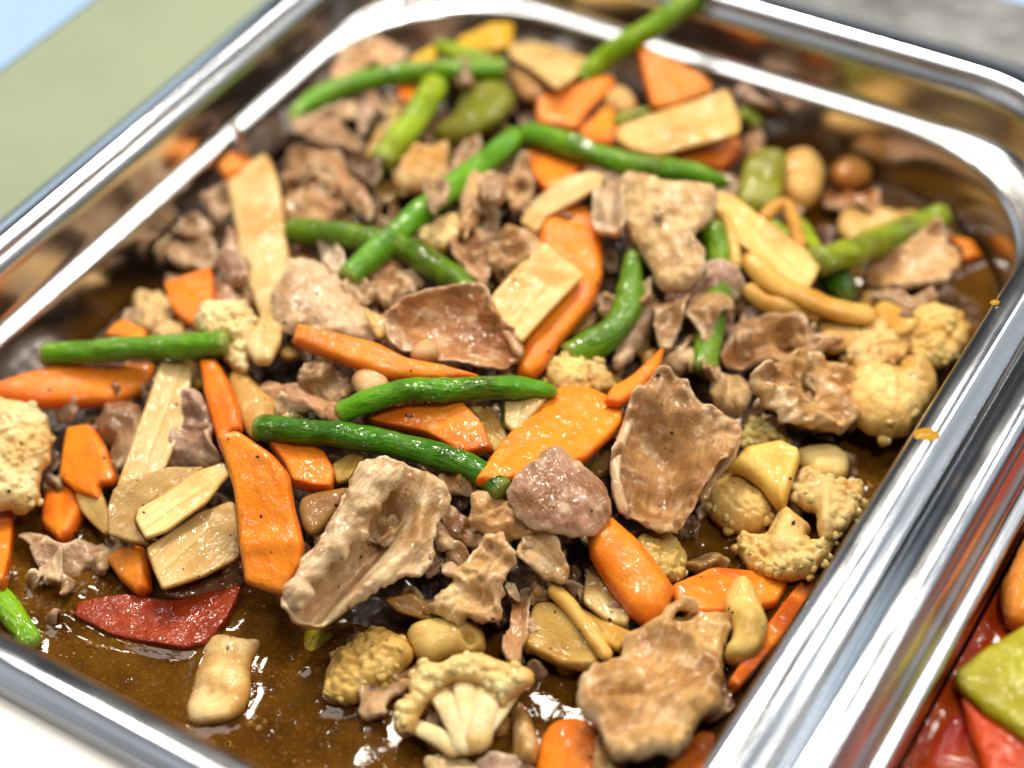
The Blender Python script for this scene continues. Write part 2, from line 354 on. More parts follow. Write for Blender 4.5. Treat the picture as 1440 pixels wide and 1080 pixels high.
def sweep(profile, cap):
    V = []; Fc = []
    for o, z, r in profile: V += loop(o, z, r)
    n = len(loop(0, 0, .02))
    for i in range(len(profile) - 1):
        for k in range(n):
            a = i * n + k; b_ = i * n + (k + 1) % n
            Fc.append((a, b_, b_ + n, a + n))
    if cap: Fc.append(tuple(range((len(profile) - 1) * n, len(profile) * n)))
    return V, Fc
def make_tray(label, dx, dy):
    e = bpy.data.objects.new('steel_tray', None); COL.objects.link(e); e.location = (dx, dy, 0)
    tag(e, label, 'tray', 'steel food trays')
    for nm, prof, cap in (('rim', RIM_PROFILE, False), ('basin', BASIN_PROFILE, True)):
        V, Fc = sweep(prof, cap)
        ob = mesh_obj(nm, V, Fc, MAT['steel_rim' if nm == 'rim' else 'steel'], parent=e)
        md = ob.modifiers.new('thickness', 'SOLIDIFY'); md.thickness = 0.0008; md.offset = -1.0 if nm == 'rim' else -1.0
    return e
make_tray('steel tray full of pork, carrot, green bean and cauliflower stir fry', 0, 0)
TRAY2 = PW + 2 * 0.0119 + 0.0007
make_tray('steel tray of red saucy peppers beside the stir fry tray', TRAY2, 0)
# the divider bar behind the trays
rb = [(-0.30, 0.3175), (0.9, 0.3175), (0.9, 0.352), (-0.30, 0.352)]
V = [(x, y, 0.0) for x, y in rb] + [(x, y, RIM_Z - 0.0085) for x, y in rb]
V += [(-0.30 + .001, 0.3175 + .002, RIM_Z - 0.0065), (0.9 - .001, 0.3175 + .002, RIM_Z - 0.0065), (0.9 - .001, 0.352 - .002, RIM_Z - 0.0065), (-0.30 + .001, 0.352 - .002, RIM_Z - 0.0065)]
Fq = [(3, 2, 1, 0)] + [(i, (i + 1) % 4, 4 + (i + 1) % 4, 4 + i) for i in range(4)] + [(4 + i, 4 + (i + 1) % 4, 8 + (i + 1) % 4, 8 + i) for i in range(4)] + [(8, 9, 10, 11)]
ob = mesh_obj('divider_bar', V, Fq, MAT['steel_matt'], smooth=False)
tag(ob, 'grey brushed steel divider bar behind the food trays', 'bar')
ob = slab('counter_panel', -0.6, 1.2, 0.3535, 1.2, RIM_Z - 0.012, MAT['blue'], None, th=0.05)
tag(ob, 'pale blue raised counter panel behind the steel divider bar', 'counter panel')

# ------------------------------------------------------------------ how high the food is heaped
SAUCE_Z = 0.0215
HP = [(450,200,22),(700,120,22),(560,110,20),(330,300,12),(250,330,4),(200,420,5),(950,170,22),(860,90,16),(1010,250,14),(1090,240,8),(1160,260,3),(1300,350,4),(650,350,25),(850,300,26),
      (960,320,27),(1100,380,17),(1200,430,10),(1300,460,7),(1250,560,6),(1230,650,-3),(1110,560,12),(600,560,24),(450,480,24),(300,550,19),(330,440,19),(120,510,14),(30,640,11),(55,730,0),
      (200,700,12),(100,790,1),(130,850,-2),(250,800,5),(250,880,-3),(400,900,-4),(300,960,-3),(430,1000,-5),(200,930,-5),(560,950,2),(520,760,17),(400,720,17),(760,700,19),(700,780,15),
      (950,640,15),(1030,765,-2),(1130,700,4),(1180,640,1),(880,780,10),(980,790,0),(780,890,5),(720,900,3),(930,960,7),(1045,870,3),(1100,870,0),(650,1000,3),(780,1000,-3),(560,1040,-5),(1030,1000,-2),
      (1060,300,14),(1180,330,3),(1390,330,-4),(1400,400,-4),(1230,270,0),(470,60,14),(650,40,14),(770,60,14),(1340,560,-2)]
HPA = np.array([np.append(at(px, py, SAUCE_Z + h / 1000)[:2], h / 1000) for px, py, h in HP])
def H(x, y):
    d2 = (HPA[:, 0] - x) ** 2 + (HPA[:, 1] - y) ** 2
    w = 1 / (d2 + 0.008 ** 2) ** 2
    return SAUCE_Z + float((w * HPA[:, 2]).sum() / w.sum())
def hit(px, py, lift=0.0):
    z = SAUCE_Z + 0.01
    for _ in range(14):
        p = at(px, py, z); z = 0.5 * z + 0.5 * (max(H(p[0], p[1]), SAUCE_Z - 0.004) + lift)
    return at(px, py, z)
def grad(x, y, e=0.006):
    return (H(x + e, y) - H(x - e, y)) / (2 * e), (H(x, y + e) - H(x, y - e)) / (2 * e)
LEDGE_Z = RIM_Z - 0.0235
def keep_inside(P, dx=0.0):
    """nothing passes through the walls of its tray"""
    low = P[:, 2] < LEDGE_Z + 0.003
    m = np.where(low, 0.0072, 0.0022)
    P[:, 0] = np.clip(P[:, 0], dx + m, dx + PW - m); P[:, 1] = np.clip(P[:, 1], m, PL - m)
    P[:, 2] = np.maximum(P[:, 2], RIM_Z - 0.0625)
    # rounded corners
    for r, sel in ((0.055, low), (0.042, ~low)):
        mm = 0.0072 if r > 0.05 else 0.0022
        for cx, sx in ((dx + mm + r, -1), (dx + PW - mm - r, 1)):
            for cy, sy in ((mm + r, -1), (PL - mm - r, 1)):
                ddx = (P[:, 0] - cx) * sx; ddy = (P[:, 1] - cy) * sy; d = np.hypot(ddx, ddy)
                k = sel & (ddx > 0) & (ddy > 0) & (d > r)
                if k.any():
                    P[k, 0] = cx + (P[k, 0] - cx) * r / d[k]; P[k, 1] = cy + (P[k, 1] - cy) * r / d[k]
    return P

WET = []                            # points where food breaks the gravy surface
# ------------------------------------------------------------------ food generators
def resample(P, step, closed=True):
    Q = np.vstack([P, P[:1]]) if closed else P
    s = np.concatenate([[0], np.cumsum(np.linalg.norm(np.diff(Q, axis=0), axis=1))])
    n = max(8 if closed else 3, int(round(s[-1] / step)))
    t = np.linspace(0, s[-1], n, endpoint=not closed)
    return np.stack([np.interp(t, s, Q[:, k]) for k in range(Q.shape[1])], axis=1)
def catmull(P, sub=6, closed=True):
    n = len(P); out = []
    for i in range(n if closed else n - 1):
        if closed: p0, p1, p2, p3 = P[(i - 1) % n], P[i], P[(i + 1) % n], P[(i + 2) % n]
        else: p0, p1, p2, p3 = P[max(i - 1, 0)], P[i], P[i + 1], P[min(i + 2, n - 1)]
        for k in range(sub):
            t = k / sub
            out.append(0.5 * (2 * p1 + (p2 - p0) * t + (2 * p0 - 5 * p1 + 4 * p2 - p3) * t * t + (3 * p1 - p0 - 3 * p2 + p3) * t ** 3))
    if not closed: out.append(P[-1])
    return np.array(out)
def chaikin(P, r=0.2, it=2):
    for _ in range(it):
        nx = np.roll(P, -1, axis=0); P = np.stack([P * (1 - r) + nx * r, P * r + nx * (1 - r)], axis=1).reshape(-1, 2)
    return P
def seg_dist(P, A):
    """distance of each point to an open polyline A"""
    a = A[:-1]; b_ = A[1:]; ab = b_ - a; l2 = (ab ** 2).sum(1) + 1e-18
    t = np.clip(((P[:, None, :] - a) * ab).sum(2) / l2, 0, 1)
    q = a + ab * t[..., None]
    return np.sqrt(((P[:, None, :] - q) ** 2).sum(2)).min(1)
def inside(P, A):
    x, y = P[:, 0][:, None], P[:, 1][:, None]; x1, y1 = A[:, 0], A[:, 1]; x2, y2 = np.roll(x1, -1), np.roll(y1, -1)
    c = ((y1 > y) != (y2 > y)) & (x < (x2 - x1) * (y - y1) / (y2 - y1 + 1e-18) + x1)
    return c.sum(1) % 2 == 1
def fbm(p, f, seed, octv=1):
    return noise.noise((p[0] * f + seed, p[1] * f - seed * 1.7, p[2] * f + seed * 0.3))

def hash_(s): return (math.sin(s * 127.1 + 3.7) * 43758.5453) % 1.0
ICO = None
def ico():
    global ICO
    if ICO is None:
        import bmesh
        bm = bmesh.new(); bmesh.ops.create_icosphere(bm, subdivisions=2, radius=1.0); bm.verts.ensure_lookup_table()
        ICO = (np.array([v.co[:] for v in bm.verts]), [tuple(v.index for v in f.verts) for f in bm.faces]); bm.free()
    return ICO
def sheet(name, outline, mat, color, lift=2.0, T=1.4, R=1.3, step=1.0, shape='poly', rag=0.0, fold=0.0, fold_s=10.0, rough=0.0, rough_s=3.0, cell=0.0, cell_s=5.0,
          curl=0.0, bend=0.0, frill=0.0, ridges=(), slope=None, follow=0.6, Tb=None, seed=None, dx=0.0, hfun=None, mask=None, tilt=0.25, curds=None):
    """a piece of food: its outline laid on the heap (or a given slope), given thickness, rounded edges, folds and lumps (all mm)"""
    seed = random.uniform(0, 90) if seed is None else seed
    mm = 0.001; T *= mm; Tb = T if Tb is None else Tb * mm; R *= mm; step *= mm
    O = np.array(outline, float); cpx = O.mean(0)
    c = hit(cpx[0], cpx[1], lift * mm) if hfun is None else hfun(cpx[0], cpx[1], lift * mm)
    if slope is None:
        g = grad(c[0], c[1]) if hfun is None else (0, 0); sx, sy = g[0] * follow + (hash_(seed) - 0.5) * 2 * tilt, g[1] * follow + (hash_(seed + 1) - 0.5) * 2 * tilt
    else: sx, sy = slope
    n = np.array([-sx, -sy, 1.0]); n /= np.linalg.norm(n)
    def proj(px, py):
        r = ray(px, py); t = ((c - CAM) @ n) / (r @ n); return CAM + r * t
    W = np.array([proj(*p) for p in O]) - c
    ux = np.array([1.0, 0.0, sx]); ux /= np.linalg.norm(ux); uy = np.cross(n, ux)
    A = np.stack([W @ ux, W @ uy], axis=1)
    off = A.mean(0); cov = np.cov((A - off).T); ev, evec = np.linalg.eigh(cov); ax = evec[:, 1]
    ang = math.atan2(ax[1], ax[0]); ca, sa = math.cos(ang), math.sin(ang)
    e1 = ux * ca + uy * sa; e2 = -ux * sa + uy * ca
    tol = lambda pts: np.stack([pts @ e1, pts @ e2], axis=1)
    A = tol(W)
    if ((A[:, 0] * np.roll(A[:, 1], -1) - np.roll(A[:, 0], -1) * A[:, 1]).sum()) < 0: A = A[::-1]
    B = catmull(A) if shape == 'smooth' else chaikin(A, 0.07, 2)
    B = resample(B, step)
    tang = np.roll(B, -1, axis=0) - np.roll(B, 1, axis=0); tang /= np.linalg.norm(tang, axis=1)[:, None] + 1e-12
    inn = np.stack([-tang[:, 1], tang[:, 0]], axis=1)
    if rag:
        k = np.array([fbm((b[0], b[1], 0), 260, seed) * 0.6 + fbm((b[0], b[1], 0), 600, seed + 5) * 0.4 for b in B]) * rag * mm * 2
        B = B + inn * k[:, None]
    pts = [B]
    closed = np.vstack([B, B[:1]])
    rings = []
    for fr in (0.06, 0.22, 0.5, 0.9):
        d = R * fr
        if d > step * 2.2 or d < 0.02 * mm: continue
        q = B + inn * d
        dd = seg_dist(q, closed); ok = inside(q, B) & (dd > d * 0.85)
        pts.append(q[ok]); rings.append(d)
    last = rings[-1] if rings else 0
    lo, hi = B.min(0), B.max(0)
    gx = np.arange(lo[0], hi[0], step); gy = np.arange(lo[1], hi[1], step * 0.866)
    G = np.array([(x + (step / 2 if j % 2 else 0), y) for j, y in enumerate(gy) for x in gx]) if len(gx) and len(gy) else np.zeros((0, 2))
    if len(G):
        G = G + np.random.RandomState(int(seed * 100)).uniform(-.12, .12, G.shape) * step
        G = G[inside(G, B)]
        if len(G):
            gd = seg_dist(G, closed); G = G[gd > last + step * 0.5]
        pts.append(G)
    P2 = np.vstack(pts); nb = len(B)
    res = delaunay_2d_cdt([Vector(p) for p in P2], [], [list(range(nb))], 1, 1e-7)
    V2 = np.array([(v.x, v.y) for v in res[0]]); tris = [tuple(f) for f in res[2]]
    orig = res[3]; isb = np.array([any(i < nb for i in o) for o in orig])
    d = seg_dist(V2, closed); d[isb] = 0
    dm = max(d.max(), 1e-6); Re = min(R, dm)
    h = np.sqrt(np.clip(1 - (1 - np.clip(d / Re, 0, 1)) ** 2, 0, 1))
    base = c + V2[:, :1] * e1 + V2[:, 1:] * e2
    rel = np.zeros(len(V2))
    if curl: rel += curl * mm * (1 - np.clip(d / dm, 0, 1)) ** 2
    if bend: rel += bend * mm * (V2[:, 1] / (np.abs(V2[:, 1]).max() + 1e-9)) ** 2
    if frill:
        fr = np.array([noise.noise((p[0] * 170 + seed, p[1] * 170, seed + 2)) + 0.5 * noise.noise((p[0] * 420 + seed, p[1] * 420, seed + 6)) for p in V2])
        rel += fr * 2.0 * frill * mm * np.clip(1 - d / 0.007, 0, 1) ** 1.5
    for line, amp, wpx in ridges:
        lp = tol(np.array([proj(*p) for p in line]) - c)
        w = wpx * np.linalg.norm(c - CAM) / F_PX
        rel += amp * mm * np.exp(-(seg_dist(V2, lp) / w) ** 2)
    if fold:
        f1 = 1 / (fold_s * mm)
        rel += np.array([noise.noise((p[0] * f1 + seed, p[1] * f1 * 0.55 + seed, seed)) for p in V2]) * fold * mm * 1.6
        rel += np.array([0.5 - abs(noise.noise((p[0] * f1 * 1.7 + seed, p[1] * f1 * 1.7 - seed, 3 + seed))) * 2 for p in V2]) * fold * mm * 0.55
    fine = np.zeros(len(V2)); mk = 1.0
    if rough:
        f2 = 1 / (rough_s * mm)
        fine += np.array([noise.noise((p[0] * f2, p[1] * f2, seed)) + 0.5 * noise.noise((p[0] * f2 * 2.3, p[1] * f2 * 2.3, seed + 9)) for p in V2]) * rough * mm
        wr = np.array([abs(noise.noise((p[0] * f2 * 0.8 + seed, p[1] * f2 * 1.3, seed + 20))) for p in V2])
        fine -= np.clip(0.10 - wr, 0, 1) * 4.0 * rough * mm
    if cell:
        f3 = 1 / (cell_s * mm)
        cv = np.array([noise.voronoi((p[0] * f3 + seed, p[1] * f3, seed * .37))[0][0] for p in V2])
        cv2 = np.array([noise.voronoi((p[0] * f3 * 2.4 + seed, p[1] * f3 * 2.4, seed * .7))[0][0] for p in V2])
        if mask is not None:
            mp, mw = mask; ml = tol(np.array([proj(*p) for p in mp]) - c); w = mw * np.linalg.norm(c - CAM) / F_PX
            mk = np.clip((seg_dist(V2, ml) / w) ** 2, 0, 1)
        cv3 = np.array([noise.voronoi((p[0] / .0013 + seed, p[1] / .0013, seed * .9))[0][0] for p in V2])
        fine += (((0.45 - cv ** 2 * 1.6) * 1.3 + (0.35 - cv2 ** 2 * 1.8) * 0.75) * cell + (0.35 - cv3 ** 2 * 1.3) * 0.55) * mm * mk
    fade = np.clip(d / (R * 0.6), 0.25, 1)
    top = base + n * (h * T + rel + fine * fade)[:, None]
    bot = base + n * (-h * Tb + rel - 0.3 * np.minimum(fine, 0) * 0)[:, None]
    nv = len(V2); mapb = np.arange(nv) + nv
    mapb[isb] = np.arange(nv)[isb]
    keep = np.where(~isb)[0]; newi = np.full(nv, -1); newi[keep] = nv + np.arange(len(keep)); mapb[keep] = newi[keep]
    V = np.vstack([top, bot[keep]])
    V = keep_inside(V, dx)
    Fc = []
    for t in tris:
        a, b_, c_ = t
        ar = (V2[b_][0] - V2[a][0]) * (V2[c_][1] - V2[a][1]) - (V2[b_][1] - V2[a][1]) * (V2[c_][0] - V2[a][0])
        if ar < 0: a, c_ = c_, a
        Fc.append((a, b_, c_)); 
        q = (int(mapb[c_]), int(mapb[b_]), int(mapb[a]))
        if q != (c_, b_, a): Fc.append(q)
    ed = np.clip(d / (5 * mm), 0, 1); edge = np.concatenate([ed, ed[keep]])
    uv = np.vstack([V2, V2[keep]])
    if curds:
        cn, r0, r1 = curds; rs = np.random.RandomState(int(seed * 77)); iv, ifc = ico()
        w = mk if isinstance(mk, np.ndarray) else np.ones(nv); w = np.where(w > 0.85, 1.0, 0.0) * (0.05 + 1.0 * (d < 0.0025))
        if w.sum() > 0:
            pick = rs.choice(nv, size=min(cn, int((w > 0).sum())), replace=False, p=w / w.sum())
            ax_, ay_, az_ = [V], [uv], [edge]; n0 = len(V)
            for q in pick:
                rq = rs.uniform(r0, r1) * mm; off_ = rs.uniform(-0.35, 0.15) * rq
                pts_ = top[q] - n * rq * 0.68 + iv * rq * (1 + 0.22 * np.sin(iv * 5 + rs.uniform(0, 6, 3))) + n * off_
                ax_.append(pts_); ay_.append(np.repeat(V2[q:q + 1], len(iv), 0)); az_.append(np.full(len(iv), min(1.0, ed[q] + rs.uniform(0.0, 0.5))))
                Fc += [(a + n0, b_ + n0, c_ + n0) for a, b_, c_ in ifc]; n0 += len(iv)
            V = keep_inside(np.vstack(ax_), dx); uv = np.vstack(ay_); edge = np.concatenate(az_)
    org = np.array([c[0], c[1], V[:, 2].min()])
    ob = mesh_obj(name, V, Fc, MAT[mat], origin=org, edge=edge, uv=uv); ob.color = (*color, 1)
    if hfun is None:
        z = V[:, 2]; k = np.abs(z - SAUCE_Z) < 0.0009; WET.extend(V[k][:, :2].tolist())
    return ob

def tube(name, path, mat, color, r=18, lift=3.0, ends=('tip', 'cut'), flat=1.0, bumps=0.11, poly=2, zs=None, taper=0.0, seed=None, dx=0.0, hfun=None, seg=16):
    """a bean or a cut stick along a path of pixels laid on the heap; r in pixels at its place"""
    seed = random.uniform(0, 90) if seed is None else seed
    P = np.array(path, float)
    W0 = np.array([(hit(p[0], p[1], lift * .001) if hfun is None else hfun(p[0], p[1], lift * .001)) for p in P])
    s = np.concatenate([[0], np.cumsum(np.linalg.norm(np.diff(W0[:, :2], axis=0), axis=1))])
    z = W0[:, 2]
    if zs is not None: z = SAUCE_Z + np.array(zs) * .001
    elif len(P) > poly: z = np.polyval(np.polyfit(s, z, poly), s)
    W = np.array([at(p[0], p[1], zz) for p, zz in zip(P, z)])
    C = resample(catmull(W, 8, False), 0.0011, False); n = len(C)
    rad = r * np.linalg.norm(C.mean(0) - CAM) / F_PX
    Ls = np.linspace(0, 1, n); length = np.linalg.norm(np.diff(C, axis=0), axis=1).sum()
    rr = np.full(n, rad)
    dist0 = Ls * length; dist1 = (1 - Ls) * length
    for e, dd in zip(ends, (dist0, dist1)):
        if e == 'tip': rr *= np.clip(0.16 + 0.84 * np.sqrt(np.clip(dd / (rad * 3.2), 0, 1)), 0, 1)
        elif e == 'round': rr *= np.sqrt(np.clip(1 - (1 - np.clip(dd / rad, 0, 1)) ** 2, 0.02, 1))
        else: rr *= np.clip(0.86 + 0.14 * (dd / (0.0012)), 0, 1)
    rr *= 1 - taper * Ls
    rr *= 1 + bumps * np.array([noise.noise((t * length * 130 + seed, seed, 0)) for t in Ls]) + bumps * 0.6 * np.array([noise.noise((t * length * 330 + seed, seed, 4)) for t in Ls])
    tg = np.gradient(C, axis=0); tg /= np.linalg.norm(tg, axis=1)[:, None]
    V = []; uv = []; ed = []
    for i in range(n):
        side = np.cross(tg[i], [0, 0, 1]); side /= np.linalg.norm(side) + 1e-9; upv = np.cross(side, tg[i])
        for k in range(seg):
            a = 2 * math.pi * k / seg
            q = 1 + 0.11 * noise.noise((math.cos(a) * 1.3 + seed, math.sin(a) * 1.3, Ls[i] * length * 110)) - 0.10 * math.exp(-((a - 1.9 - 0.5 * math.sin(Ls[i] * 3 + seed)) / 0.22) ** 2)
            V.append(C[i] + (side * math.cos(a) + upv * math.sin(a) * flat) * rr[i] * q)
            uv.append((Ls[i] * length, a * rad)); ed.append(min(dist0[i], dist1[i]) / 0.006)
    Fc = [(i * seg + k, i * seg + (k + 1) % seg, (i + 1) * seg + (k + 1) % seg, (i + 1) * seg + k) for i in range(n - 1) for k in range(seg)]
    for i, t in ((0, -1), (n - 1, 1)):
        V.append(C[i] + tg[i] * t * rr[i] * 0.18); uv.append((0, 0)); ed.append(0); ci = len(V) - 1
        for k in range(seg):
            a, b_ = i * seg + k, i * seg + (k + 1) % seg
            Fc.append((b_, a, ci) if t < 0 else (a, b_, ci))
    V = keep_inside(np.array(V), dx)
    org = C.mean(0).copy(); org[2] = V[:, 2].min()
    ob = mesh_obj(name, V, Fc, MAT[mat], origin=org, edge=np.clip(ed, 0, 1), uv=uv); ob.color = (*color, 1)
    if hfun is None:
        k = np.abs(V[:, 2] - SAUCE_Z) < 0.0012; WET.extend(V[k][:, :2].tolist())
    return ob

# ------------------------------------------------------------------ food: kinds
OR, OL, OD = (0.82, 0.18, 0.006), (0.88, 0.25, 0.012), (0.50, 0.10, 0.005)
PALE, TAN, BRN, GLD, PNK = (0.62, 0.48, 0.34), (0.56, 0.39, 0.23), (0.36, 0.20, 0.095), (0.55, 0.36, 0.16), (0.48, 0.31, 0.225)
GR, GD, GLT, GOL = (0.075, 0.23, 0.006), (0.030, 0.105, 0.004), (0.21, 0.36, 0.04), (0.13, 0.21, 0.014)
CRM, CGD, CBR = (0.84, 0.67, 0.34), (0.68, 0.46, 0.11), (0.46, 0.30, 0.10)
LPL, LTN, LBR = (0.82, 0.63, 0.26), (0.66, 0.45, 0.14), (0.38, 0.24, 0.085)

def put(o, label, cat, group): return tag(o, label, cat, group)
def carrot(label, outline, lift=3, col=OR, **k):
    a = dict(T=1.5, R=0.5, step=1.1, shape='poly', rough=0.10, rough_s=4, fold=0.35, fold_s=12, tilt=0.22); a.update(k)
    return put(sheet('carrot_slice', outline, 'carrot', col, lift, **a), label, 'carrot', 'carrot slices in the stir fry')
def meat(label, outline, lift=3, col=TAN, **k):
    a = dict(T=1.5, R=1.9, step=0.75, shape='smooth', rag=0.55, fold=3.4, fold_s=11, rough=0.12, rough_s=3.4, curl=0.6, frill=1.1, bend=random.choice((-4, -3, 3, 4)), tilt=0.35); a.update(k)
    return put(sheet('pork_slice', outline, 'meat', col, lift, **a), label, 'meat', 'pork pieces in the stir fry')
def cauli(label, outline, lift=3, col=CRM, **k):
    a = dict(T=4.2, R=7.0, step=0.5, shape='smooth', rag=0.5, cell=1.5, cell_s=4.6, rough=0.15, rough_s=2.0, Tb=4.0, curds=(26, 0.6, 1.7)); a.update(k)
    return put(sheet('cauliflower_floret', outline, 'cauli', col, lift, **a), label, 'cauliflower', 'cauliflower florets in the stir fry')
def leek(label, outline, lift=3, col=LPL, mat='leek', name='leek_slice', **k):
    a = dict(T=0.9, R=0.8, step=1.1, shape='poly', rough=0.10, rough_s=4, fold=0.35, fold_s=16, bend=0.6); a.update(k)
    return put(sheet(name, outline, mat, col, lift, **a), label, 'leek' if name == 'leek_slice' else 'bamboo', 'leek and bamboo slices in the stir fry')
def bamboo(label, outline, lift=3, col=LTN, **k): return leek(label, outline, lift, col, 'bamboo', 'bamboo_slice', **k)
def onion(label, outline, lift=3, col=CGD, cat='onion', name='onion_piece', **k):
    a = dict(T=4.0, R=6.0, step=1.0, shape='smooth', rough=0.2, rough_s=4, fold=0.3, fold_s=8); a.update(k)
    return put(sheet(name, outline, 'onion', col, lift, **a), label, cat, 'onion and garlic pieces in the stir fry')
def pepper(label, outline, lift, col, **k):
    a = dict(T=1.8, R=1.6, step=1.0, shape='poly', rough=0.2, rough_s=4, fold=0.4, fold_s=10, bend=1.0); a.update(k)
    g = a.pop('group', 'bell pepper pieces in the stir fry')
    return put(sheet('bell_pepper_piece', outline, 'pepper', col, lift, **a), label, 'bell pepper', g)
def bean(label, path, r=18, lift=4, col=GR, ends=('tip', 'cut'), **k):
    return put(tube('green_bean', path, 'bean', col, r, lift, ends, **k), label, 'green bean', 'green beans in the stir fry')
def stick(label, path, r=10, lift=4, col=LTN, ends=('round', 'round'), **k):
    return put(tube('bamboo_strip', path, 'bamboo', col, r, lift, ends, **k), label, 'bamboo', 'bamboo strips in the stir fry')

# ------------------------------------------------------------------ left and front left
bean('short bright green bean laid across two carrot slices near the left wall', [(60,498),(110,496),(190,490),(260,487),(320,482)], 17.4, 10, GR, ('cut', 'cut'))
carrot('long orange carrot wedge under the short bright green bean', [(-20,548),(30,530),(75,517),(222,515),(210,552),(165,570),(60,572),(-20,562)], 4.5, OR, T=3.0, R=2.5)
leek('tall pale leek strip reaching from the short green bean to the fan of leek', [(227,511),(272,515),(264,588),(233,660),(213,676),(163,690),(187,620)], 6, (0.749,0.570,0.275))
carrot('narrow orange carrot slice running up to the white cauliflower floret', [(281,507),(306,508),(322,535),(336,572),(342,606),(326,612),(312,640),(300,600),(288,555)], 4.5, OR, T=2.4, R=2)
onion('translucent amber onion layer beside the narrow carrot slice', [(322,530),(345,525),(380,558),(414,580),(398,606),(358,618),(338,590)], 3.6, (0.572,0.330,0.086), T=1.8, R=3)
carrot('large orange carrot slice standing with a slanted lower end', [(305,612),(335,606),(385,640),(408,668),(415,715),(430,768),(428,795),(402,840),(345,822),(338,770),(330,690)], 9, OL, T=2.4, R=1.6, ridges=[([(350,770),(425,765)], 0.8, 14)])
carrot('rounded carrot slice peeking from under the dark green bean', [(375,620),(420,622),(458,640),(472,668),(468,690),(440,690),(412,682),(400,655)], 5.0, OR, T=2.2)
cauli('pale cream cauliflower floret against the left wall', [(-20,566),(20,566),(48,572),(64,584),(74,612),(70,648),(58,668),(54,704),(34,724),(8,716),(-20,715)], 3, CRM, T=6, R=9, cell=1.1, cell_s=3.6)
carrot('carrot slice with a pale peeled corner beside the cream cauliflower', [(96,602),(130,598),(148,625),(165,672),(160,684),(142,684),(145,707),(110,695),(86,675),(90,645)], 4.5, OL, T=2.2, R=1.6)
carrot('dark wet carrot slice half under the peeled corner carrot', [(70,668),(88,680),(110,692),(118,720),(102,750),(85,764),(60,742),(64,706)], 1.2, (0.62,0.128,0.006), T=3, R=2)
onion('thin translucent onion skin under the fan of leek', [(110,690),(140,690),(152,720),(152,752),(128,735),(112,712)], 2.5, (0.640,0.440,0.154), T=0.8, R=0.8)
leek('wide fanned leek slice with purple stain below the tall leek strip', [(160,688),(200,670),(237,657),(290,656),(262,690),(225,706),(192,722),(190,737),(212,768),(185,763),(152,752),(150,718)], 4.8, (0.586,0.410,0.173), fold=0.8)
leek('narrow cream leek strip lying across the fanned leek slice', [(315,651),(323,670),(310,684),(292,710),(260,732),(235,750),(205,761),(190,733),(195,719),(225,702),(275,667)], 8, (0.860,0.690,0.311), bend=0.9)
leek('square ribbed leek slice leaning on the large carrot slice', [(205,772),(240,750),(275,725),(330,704),(340,785),(288,812),(228,831),(215,800)], 6.5, (0.682,0.480,0.196), fold=0.5)
carrot('small dark carrot chunk tucked under the ribbed leek slice', [(152,790),(175,772),(202,769),(210,792),(212,830),(196,840),(172,820)], 2.2, (0.66,0.145,0.006), T=3, R=2)
onion('brown glossy onion layer between ribbed leek and red pepper', [(232,832),(290,812),(338,788),(344,822),(300,836),(250,842)], 1.5, (0.233,0.100,0.036), T=1.0, R=1.0)
pepper('red bell pepper strip soaked in gravy below the ribbed leek', [(104,869),(111,850),(178,838),(237,845),(344,826),(322,873),(289,908),(259,915),(207,907),(155,896)], 4.0, (0.36,0.046,0.008), T=1.5, R=0.5, bend=0.2, tilt=0.03, follow=0.3)
carrot('carrot end at the tray corner below the cream cauliflower', [(-25,717),(24,714),(16,791),(8,829),(-25,829)], 2.5, OR, T=3)
bean('bright green bean end rising from the gravy over the front rim', [(-25,825),(4,846),(26,878),(50,912)], 17.9, 3.5, (0.114,0.323,0.007), ('cut', 'round'))
onion('white cauliflower stalk chunk floating alone in the front gravy', [(289,899),(318,897),(345,904),(368,907),(354,932),(353,969),(344,995),(322,1012),(274,1018),(263,1002),(281,935)], 3.6, (0.825,0.640,0.306), 'cauliflower', 'cauliflower_stalk', T=3.2, R=5, fold=0.7, fold_s=6)
bean('pale green bean tip poking out of the gravy below the big folded pork', [(462,868),(450,890),(441,915),(440,938),(446,958)], 19.7, 1.0, (0.281,0.353,0.015), ('cut', 'tip'))
meat('ragged pork piece half sunk in gravy below the dark wet carrot', [(25,752),(50,746),(88,765),(120,758),(158,773),(154,792),(138,812),(122,800),(104,826),(72,828),(56,800),(44,772)], 1.8, TAN, fold=2.2)
meat('small sunken pork shred next to the bright green bean end', [(33,859),(72,852),(88,863),(74,876),(45,873)], 2.2, PNK, curl=0)
meat('soft pork shred touching the tip of the red pepper strip', [(92,832),(126,818),(132,842),(112,868),(92,864)], 2.0, (0.507,0.289,0.110), curl=0)
meat('brown pork piece behind the tall leek strip above the peeled corner carrot', [(134,600),(160,574),(196,568),(194,622),(170,664),(152,632)], 3.2, BRN, T=2.5, R=4)
meat('purplish pork piece right of the tall leek strip', [(270,556),(286,558),(300,598),(307,640),(286,656),(236,656),(258,600)], 2.8, PNK, T=2)
carrot('carrot corner showing above the short bright green bean', [(148,478),(165,461),(181,457),(208,470),(206,484)], 4.5, OR, T=2)
cauli('small tan cauliflower bud left of the square orange carrot', [(188,428),(205,416),(228,417),(246,432),(244,458),(222,470),(198,466)], 4, (0.697,0.480,0.219), cell_s=4)
cauli('tiny cauliflower crumb above the short bright green bean', [(214,470),(235,456),(258,460),(262,476),(240,486),(218,484)], 4.5, (0.749,0.490,0.219), T=3, R=4, cell=0.9)
carrot('square orange carrot slice beside the long bamboo slab', [(232,402),(300,379),(304,440),(280,466),(262,456),(243,438)], 5.5, (0.86,0.221,0.006), T=2)
meat('smooth mauve pork slice between square carrot and long bamboo slab', [(327,322),(342,378),(348,402),(352,426),(325,434),(302,424),(302,386),(311,350)], 4.5, (0.534,0.316,0.186), fold=0.7)
